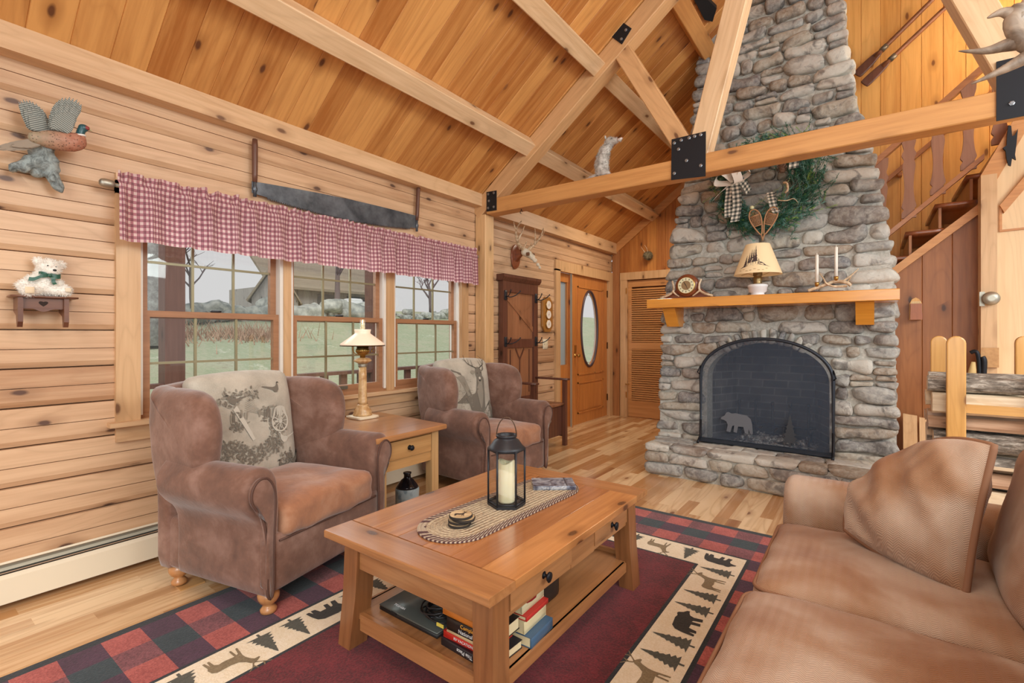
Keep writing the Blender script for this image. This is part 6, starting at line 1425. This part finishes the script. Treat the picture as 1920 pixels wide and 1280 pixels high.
# wall shelf and teddy bear
t = thing('wall_shelf', 'small dark wooden bench shaped shelf with heart cut-out on the log wall', 'shelf', (.06,.53,1.30), 0, None, True)
WS = wood('shelf_walnut', lin(122,78,56), lin(84,48,34), 1, None, None, .4, .15, 0, None, .08, .2)
obj('shelf_top', G().soft((.065,.538,1.449),(.12,.235,.010),.003,3), WS, t)
for y in (.452,.612): obj('side_panel', G().prism([(.008,1.444),(.115,1.444),(.115,1.33),(.10,1.305),(.085,1.305),(.07,1.36),(.008,1.38)], y-.009, y+.009, lambda a,b,c: (a,c,b)), WS, t)
av = cr([(.46,1.444),(.604,1.444),(.604,1.395),(.57,1.392),(.532,1.378),(.495,1.392),(.46,1.395)], 3); obj('apron', G().prism([(p[0],p[1]) for p in av], .090, .098, lambda a,b,c: (c,a,b)), WS, t)
hp = [(.532+.017*math.sin(a)**3, 1.418+.0125*(math.cos(a)-.35*math.cos(2*a)-.12*math.cos(3*a))) for a in [2*PI*k/24 for k in range(24)]]
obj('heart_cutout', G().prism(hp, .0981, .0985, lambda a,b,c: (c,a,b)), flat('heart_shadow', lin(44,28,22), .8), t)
FUR = NT('white_plush', .95, Sheen_Weight=.5); FUR.col(FUR.mix(FUR.noise(FUR.obc(), 60, 2), lin(232,226,216), lin(250,248,242)))
t = thing('teddy_bear', 'white fluffy teddy bear with green bow sitting on the small wall shelf', 'teddy bear', (.07,.53,1.455), 0, None, True)
g = meta([((.075,.535,1.50),.050),((.072,.54,1.545),.042),((.08,.555,1.592),.046),((.105,.560,1.578),.026),((.065,.518,1.622),.019),((.065,.600,1.612),.019),((.08,.495,1.53),.024),((.085,.470,1.51),.022),((.085,.455,1.498),.018),((.085,.590,1.52),.020),((.10,.50,1.482),.030),((.115,.478,1.476),.030),((.10,.575,1.482),.028),((.115,.605,1.484),.028)], .008)
fuzz(g, 5200, .011, .0016, 3); obj('body', g, FUR.mat, t)
obj('nose', G().soft((.130,.566,1.578),(.012,.014,.010),.005,3), BLACK, t)
for y in (.543,.572): obj('eye', G().soft((.122,y,1.598-(.003 if y > .55 else 0)),(.006,.007,.006),.003,2), BLACK, t)
GB = flat('green_satin', lin(44,92,76), .35)
g = G(); 
def rib(pts, w_, side):
    P = cr(pts, 5, False); g.grid(lambda u,v: P[min(len(P)-1,int(round(v*(len(P)-1))))]+V(side)*(u-.5)*w_, 2, len(P)-1)
rib([(.125,.545,1.552),(.13,.52,1.545),(.125,.495,1.53),(.12,.478,1.53)], .018, (0,.2,.98)); rib([(.125,.548,1.550),(.13,.56,1.54),(.13,.562,1.52),(.135,.568,1.51)], .016, (0,.9,.3)); rib([(.125,.55,1.553),(.125,.575,1.548),(.115,.59,1.552)], .022, (0,0,1)); rib([(.125,.54,1.556),(.115,.525,1.562),(.10,.515,1.562)], .014, (0,0,1))
g.soft((.128,.548,1.552),(.012,.016,.014),.005,3); obj('bow', g, GB, t)
obj('paw_pad', G().soft((.146,.612,1.486),(.004,.022,.020),.002,3), flat('pad_cream', lin(228,214,190), .9), t); obj('paw_pad', G().soft((.147,.478,1.476),(.004,.032,.030),.002,3), flat('pad_cream2', lin(228,210,180), .9), t)
# crosscut saw
t = thing('crosscut_saw', 'two-man crosscut saw with dark blade hanging above the valance', 'saw', (.03,2.25,2.25), 0, None, True)
SB = NT('old_saw_steel', .42, Metallic=.6); SB.col(SB.ramp(SB.noise(SB.obc(), 5, 4, .7), [(.35, lin(66,72,80)), (.65, lin(112,120,130))]))
def ztop(y): k = (y-1.53)/(2.955-1.53); return 2.268+.055*k+.018*math.sin(PI*k)
def zbot(y): k = (y-1.53)/(2.955-1.53); return 2.180-.042*math.sin(PI*k)+.022*k
ys_ = [1.53+.025*k for k in range(58)]; top = [(y, ztop(y)) for y in ys_]; bot = []
for y in ys_:
    if y < 1.63 or y > 2.86: bot.append((y, zbot(y)+.012))
    else: bot += [(y, zbot(y)+.012), (y+.006, zbot(y)-.006), (y+.012, zbot(y)+.012), (y+.018, zbot(y)-.006)]
obj('blade', G().prism(top+bot[::-1], .035, .038, lambda a,b,c: (c,a,b)), SB.mat, t)
SH_ = wood('saw_handle_wood', lin(112,74,58), lin(78,48,38), 2, None, None, .4, .1, 0)
for y, z0, z1, dy in ((1.548,2.27,2.545,0),(2.955,2.285,2.60,.025)):
    h = obj('handle', G().tube([(.04,y,z0-.005),(.04,y+dy*.2,z0+.05),(.04,y+dy*.7,z1-.04),(.04,y+dy,z1)], [.014,.017,.018,.015], 12), SH_, t)
    obj('ferrule', G().tube([(.04,y,z0-.10),(.04,y,z0+.01)], .011, 10).soft((.04,y,z0-.05),(.02,.03,.03),.006,3), SB.mat, h)
0 and tag(obj('wall_nail', G().tube([(-.0,2.25,2.33),(.045,2.25,2.33)], .004, 6), IRON, loc=(.02,2.25,2.33)), 'nail holding up the crosscut saw blade', 'nail')

# ---------------------------------------------------------------- entry side decor
t = thing('deer_skull_mount', 'white deer skull with antlers on a wooden plaque above hall tree', 'skull mount', (.03,4.50,2.2), 0, None, True)
SK = NT('bleached_bone', .6); SK.col(SK.mix(SK.noise(SK.obc(), 25, 3), lin(240,234,218), lin(206,190,160)))
obj('plaque', G().pill(cr([(4.44,2.02),(4.52,2.04),(4.56,2.12),(4.55,2.24),(4.48,2.30),(4.41,2.24),(4.40,2.12)],4), .02, .006, lambda a,b,c: V((.014+c,a,b)), 3, 0), WR, t)
obj('wedge', G().prism([(.02,2.10),(.10,2.17),(.10,2.23),(.02,2.24)], 4.455, 4.505, lambda a,b,c: (a,c,b)), WR, t)
g = meta([((.14,4.49,2.20),.05),((.18,4.50,2.175),.045),((.22,4.515,2.14),.036),((.25,4.525,2.10),.028),((.28,4.54,2.055),.022),((.30,4.548,2.02),.018),((.20,4.47,2.165),.025),((.20,4.54,2.16),.025)], .012); obj('skull', g, SK.mat, t)
for y in (4.452,4.555): obj('eye_socket', G().soft((.205,y,2.168),(.045,.02,.04),.009,4), flat('socket_brown', lin(120,84,60), .9), t)
for sg in (-1,1):
    Yy = lambda d: 4.50+sg*d
    horn([([(.14,Yy(.03),2.22),(.13,Yy(.10),2.26),(.15,Yy(.19),2.33),(.19,Yy(.24),2.42),(.24,Yy(.22),2.50)], .022,.006), ([(.15,Yy(.17),2.31),(.18,Yy(.14),2.38),(.20,Yy(.10),2.48)], .014,.004), ([(.14,Yy(.04),2.23),(.17,Yy(.05),2.27),(.19,Yy(.05),2.31)], .010,.004), ([(.18,Yy(.22),2.40),(.19,Yy(.28),2.44),(.2,Yy(.31),2.49)], .011,.003)], 'antler', t)
t = thing('hall_tree', 'tall dark wooden hall tree bench with coat hooks by the entry', 'hall tree', (.25,4.5,0), 0, None, True)
H0, H1 = 4.17, 4.86
g = G(); g.box(.012,H0,0,.07,H0+.085,1.86); g.box(.012,H1-.085,0,.07,H1,1.86); g.box(.012,H0+.085,1.74,.068,H1-.085,1.86); g.box(.012,H0+.08,1.12,.065,H1-.08,1.22); g.box(.012,H0+.08,.44,.065,H1-.08,.56); obj('back_frame', g, W_DARK, t)
obj('crown_moulding', G().prism([(.0,1.86),(.075,1.86),(.095,1.885),(.105,1.90),(.105,1.93),(0,1.93)], H0-.025, H1+.025, lambda a,b,c: (a,c,b)), W_DARK, t)
obj('plank_panel', G().box(.015,H0+.08,.56,.045,H1-.08,1.74), W_DARKM, t)
obj('diagonal_brace', G().prism([(H0+.085,1.66),(H0+.085,1.72),(H1-.085,1.36),(H1-.085,1.30)], .045, .055, lambda a,b,c: (c,a,b)), W_DARKM, t)
g = G(); g.prism([(4.515-.006,.62),(4.515+.006,.62),(4.515+.006,.98),(4.60,1.10),(4.59,1.115),(4.515,1.0),(4.44,1.115),(4.43,1.10),(4.515-.006,.98)], .045, .053, lambda a,b,c: (c,a,b)); 
for y in (4.33,4.70): g.box(.045,y,.60,.052,y+.01,1.10)
obj('y_moulding', g, W_DARK, t)
obj('side_wall', G().box(.07,H0,.10,.43,H0+.025,.46).box(.07,H1-.025,.10,.43,H1,.46), W_DARK, t); obj('front_panel', G().box(.405,H0+.04,.12,.425,H1-.04,.45), W_DARK, t); obj('seat_lid', G().soft((.25,4.515,.475),(.42,.66,.028),.006,4), W_DARKM, t)
for y in (H0+.02,H1-.02):
    obj('front_post', G().prism([(.43,0),(.475,0),(.475,.745),(.43,.745)], y-.022, y+.022, lambda a,b,c: (a,c,b)), W_DARK, t); obj('arm', G().soft((.275,y,.757),(.46,.075,.024),.006,4), W_DARK, t)
for y in (H0+.045,H1-.045):
    for z in (1.19,1.70):
        h = obj('hook_plate', G().soft((.076,y,z),(.012,.045,.11),.005,4), IRONM, t)
        for sg in (-1,1): obj('hook', G().tube(cr([(.08,y,z-.01),(.12,y+sg*.03,z-.02),(.17,y+sg*.06,z),(.21,y+sg*.085,z+.04)],5,False), [.006]*16 and .006, 6).soft((.21,y+sg*.085,z+.043),(.014,.014,.014),.006,3), IRONM, h)
t = thing('weather_station', 'eight-sided wooden wall barometer with three round dials beside the door', 'barometer', (.02,5.15,1.5), 0, None, True)
oc = [(5.09,1.30),(5.20,1.30),(5.265,1.37),(5.265,1.67),(5.20,1.74),(5.09,1.74),(5.025,1.67),(5.025,1.37)]
obj('backboard', G().pill(oc, .03, .008, lambda a,b,c: V((.018+c,a,b)), 3, 0, False), wood('barometer_oak', lin(176,124,62), lin(136,88,40), 2, None, None, .3, .1, 0), t)
for z in (1.40,1.52,1.64):
    g = G(); g.lathe([(.056,0),(.060,.004),(.058,.012),(.052,.014)], (0,0,0), 28); g.move(0, lambda p: V((.033+p.z, 5.145+p.x, z+p.y))); bz_ = obj('dial_bezel', g, BRASS, t)
    g = G(); g.lathe([(.051,0),(.051,.0155)], (0,0,0), 28); g.move(0, lambda p: V((.033+p.z, 5.145+p.x, z+p.y))); obj('dial_face', g, flat('dial_white', lin(240,232,222), .4), bz_)
    obj('needle', G().prism(stroke([(5.14,z-.02),(5.155,z+.03)], .005, .002), .0487, .0495, lambda a,b,c: (c,a,b)).prism(stroke([(5.13,z),(5.165,z)], .003, .002), .0487, .0495, lambda a,b,c: (c,a,b)), flat('needle_brown', lin(130,80,50), .5), bz_)
t = thing('light_switch', 'ivory double light switch plate on the log wall beside the door', 'switch', (.006,5.13,1.15), 0, None, True)
obj('plate', G().soft((.004,5.13,1.15),(.008,.115,.125),.003,3), flat('ivory', lin(236,226,200), .4), t)
for y in (5.105,5.155): obj('toggle', G().box(.008,y-.005,1.14,.018,y+.005,1.16), flat('ivory2', lin(222,208,176), .4), t)
# fur-covered little mount on the gable wall
t = thing('small_wall_mount', 'small round furry mount with thin horns high on the gable wall', 'mount', (.61,7.05,2.45), 0, None, True)
g = meta([((.61,7.03,2.45),.065),((.61,6.98,2.44),.05),((.625,6.95,2.42),.03)], .015); fuzz(g, 900, .02, .003, 5); obj('head', g, flat('grey_fur', lin(126,116,92), .95), t)
horn([([(.58,6.99,2.49),(.55,6.97,2.54),(.53,6.95,2.58)], .005,.002),([(.62,6.99,2.50),(.61,6.97,2.55),(.585,6.95,2.60)], .005,.002)], 'horn', t)
# grey animal on the tie beam
FG = NT('grey_fur_coat', .95, Sheen_Weight=.4); FG.col(FG.ramp(FG.noise(FG.obc(), 24, 4, .7), [(.35, lin(136,130,122)), (.6, lin(200,196,190))]))
t = thing('mounted_animal', 'grey furry taxidermy animal sitting upright on the tie beam', 'taxidermy', (1.42,TY,2.631), 0, None, True)
g = meta([((1.40,TY,2.68),.060),((1.395,TY,2.74),.062),((1.405,TY,2.80),.058),((1.425,TY,2.86),.048),((1.455,TY,2.905),.040),((1.475,TY,2.93),.040),((1.51,TY-.01,2.925),.028),((1.54,TY-.015,2.918),.020),((1.575,TY-.02,2.915),.014),((1.44,TY-.03,2.66),.028),((1.47,TY-.03,2.65),.018)], .012)
fuzz(g, 2600, .016, .0022, 6); obj('body', g, FG.mat, t)
obj('ear', G().soft((1.445,TY-.03,2.962),(.012,.022,.030),.006,3).soft((1.445,TY+.03,2.962),(.012,.022,.030),.006,3), FG.mat, t)
obj('snout', G().tube([(1.55,TY-.018,2.918),(1.595,TY-.02,2.925)], [.014,.008], 8), flat('snout_pink', lin(214,196,188), .6), t); obj('eye', G().soft((1.505,TY-.035,2.94),(.008,.008,.008),.004,2), BLACK, t)
obj('tail', G().tube(cr([(1.36,TY,2.67),(1.31,TY-.01,2.650),(1.25,TY-.01,2.643)],4,False), [.02]*6+[.012]*3, 8), FG.mat, t)
hk = obj('eye_hook', G().tube([(.56,TY-.03,2.486),(.56,TY-.03,2.47)], .004, 6).tube([(.56+.014*math.cos(a),TY-.03,2.456+.014*math.sin(a)) for a in [2*PI*k/14 for k in range(12)]], .003, 6), IRON, loc=(.56,TY-.03,2.486)); tag(hk, 'small black eye hook screwed under the tie beam near the post', 'hook')
# antler chandelier at upper right
t = thing('antler_chandelier', 'large grey brown antler chandelier at the upper right', 'chandelier', (3.98,2.55,2.2), 0, None, True)
AG = NT('old_antler', .45); n_ = AG.noise(AG.obc(), 12, 4, .6, 1); AG.col(AG.ramp(n_, [(.35, lin(112,98,86)), (.65, lin(176,160,144))]))
for k, a0 in enumerate((0, 2.1, 4.2)):
    def P3(r_, h, s_): a = a0; c_, s2 = math.cos(a), math.sin(a); return (4.02-(r_*c_-s_*s2), 2.6-(r_*s2+s_*c_), h)
    horn([([P3(.0,2.30,0),P3(.14,2.27,.0),P3(.26,2.34,.0),P3(.31,2.44,.0),P3(.29,2.50,0)], .035,.03), ([P3(.29,2.46,0),P3(.34,2.495,.01),P3(.385,2.485,.02)], .030,.003), ([P3(.27,2.37,0),P3(.33,2.375,-.01),P3(.39,2.37,.0),P3(.465,2.40-.005,.0)], .034,.002), ([P3(.25,2.32,0),P3(.33,2.28,.01),P3(.43,2.245,.02)], .032,.002), ([P3(.29,2.48,0),P3(.24,2.56,.0),P3(.18,2.60,0)], .025,.003)], 'antler', t, AG.mat, 12)
obj('stem', G().tube([(4.02,2.6,2.25),(4.02,2.6,4.18)], .012, 8).soft((4.02,2.6,2.30),(.10,.10,.12),.04,5), IRON, t)
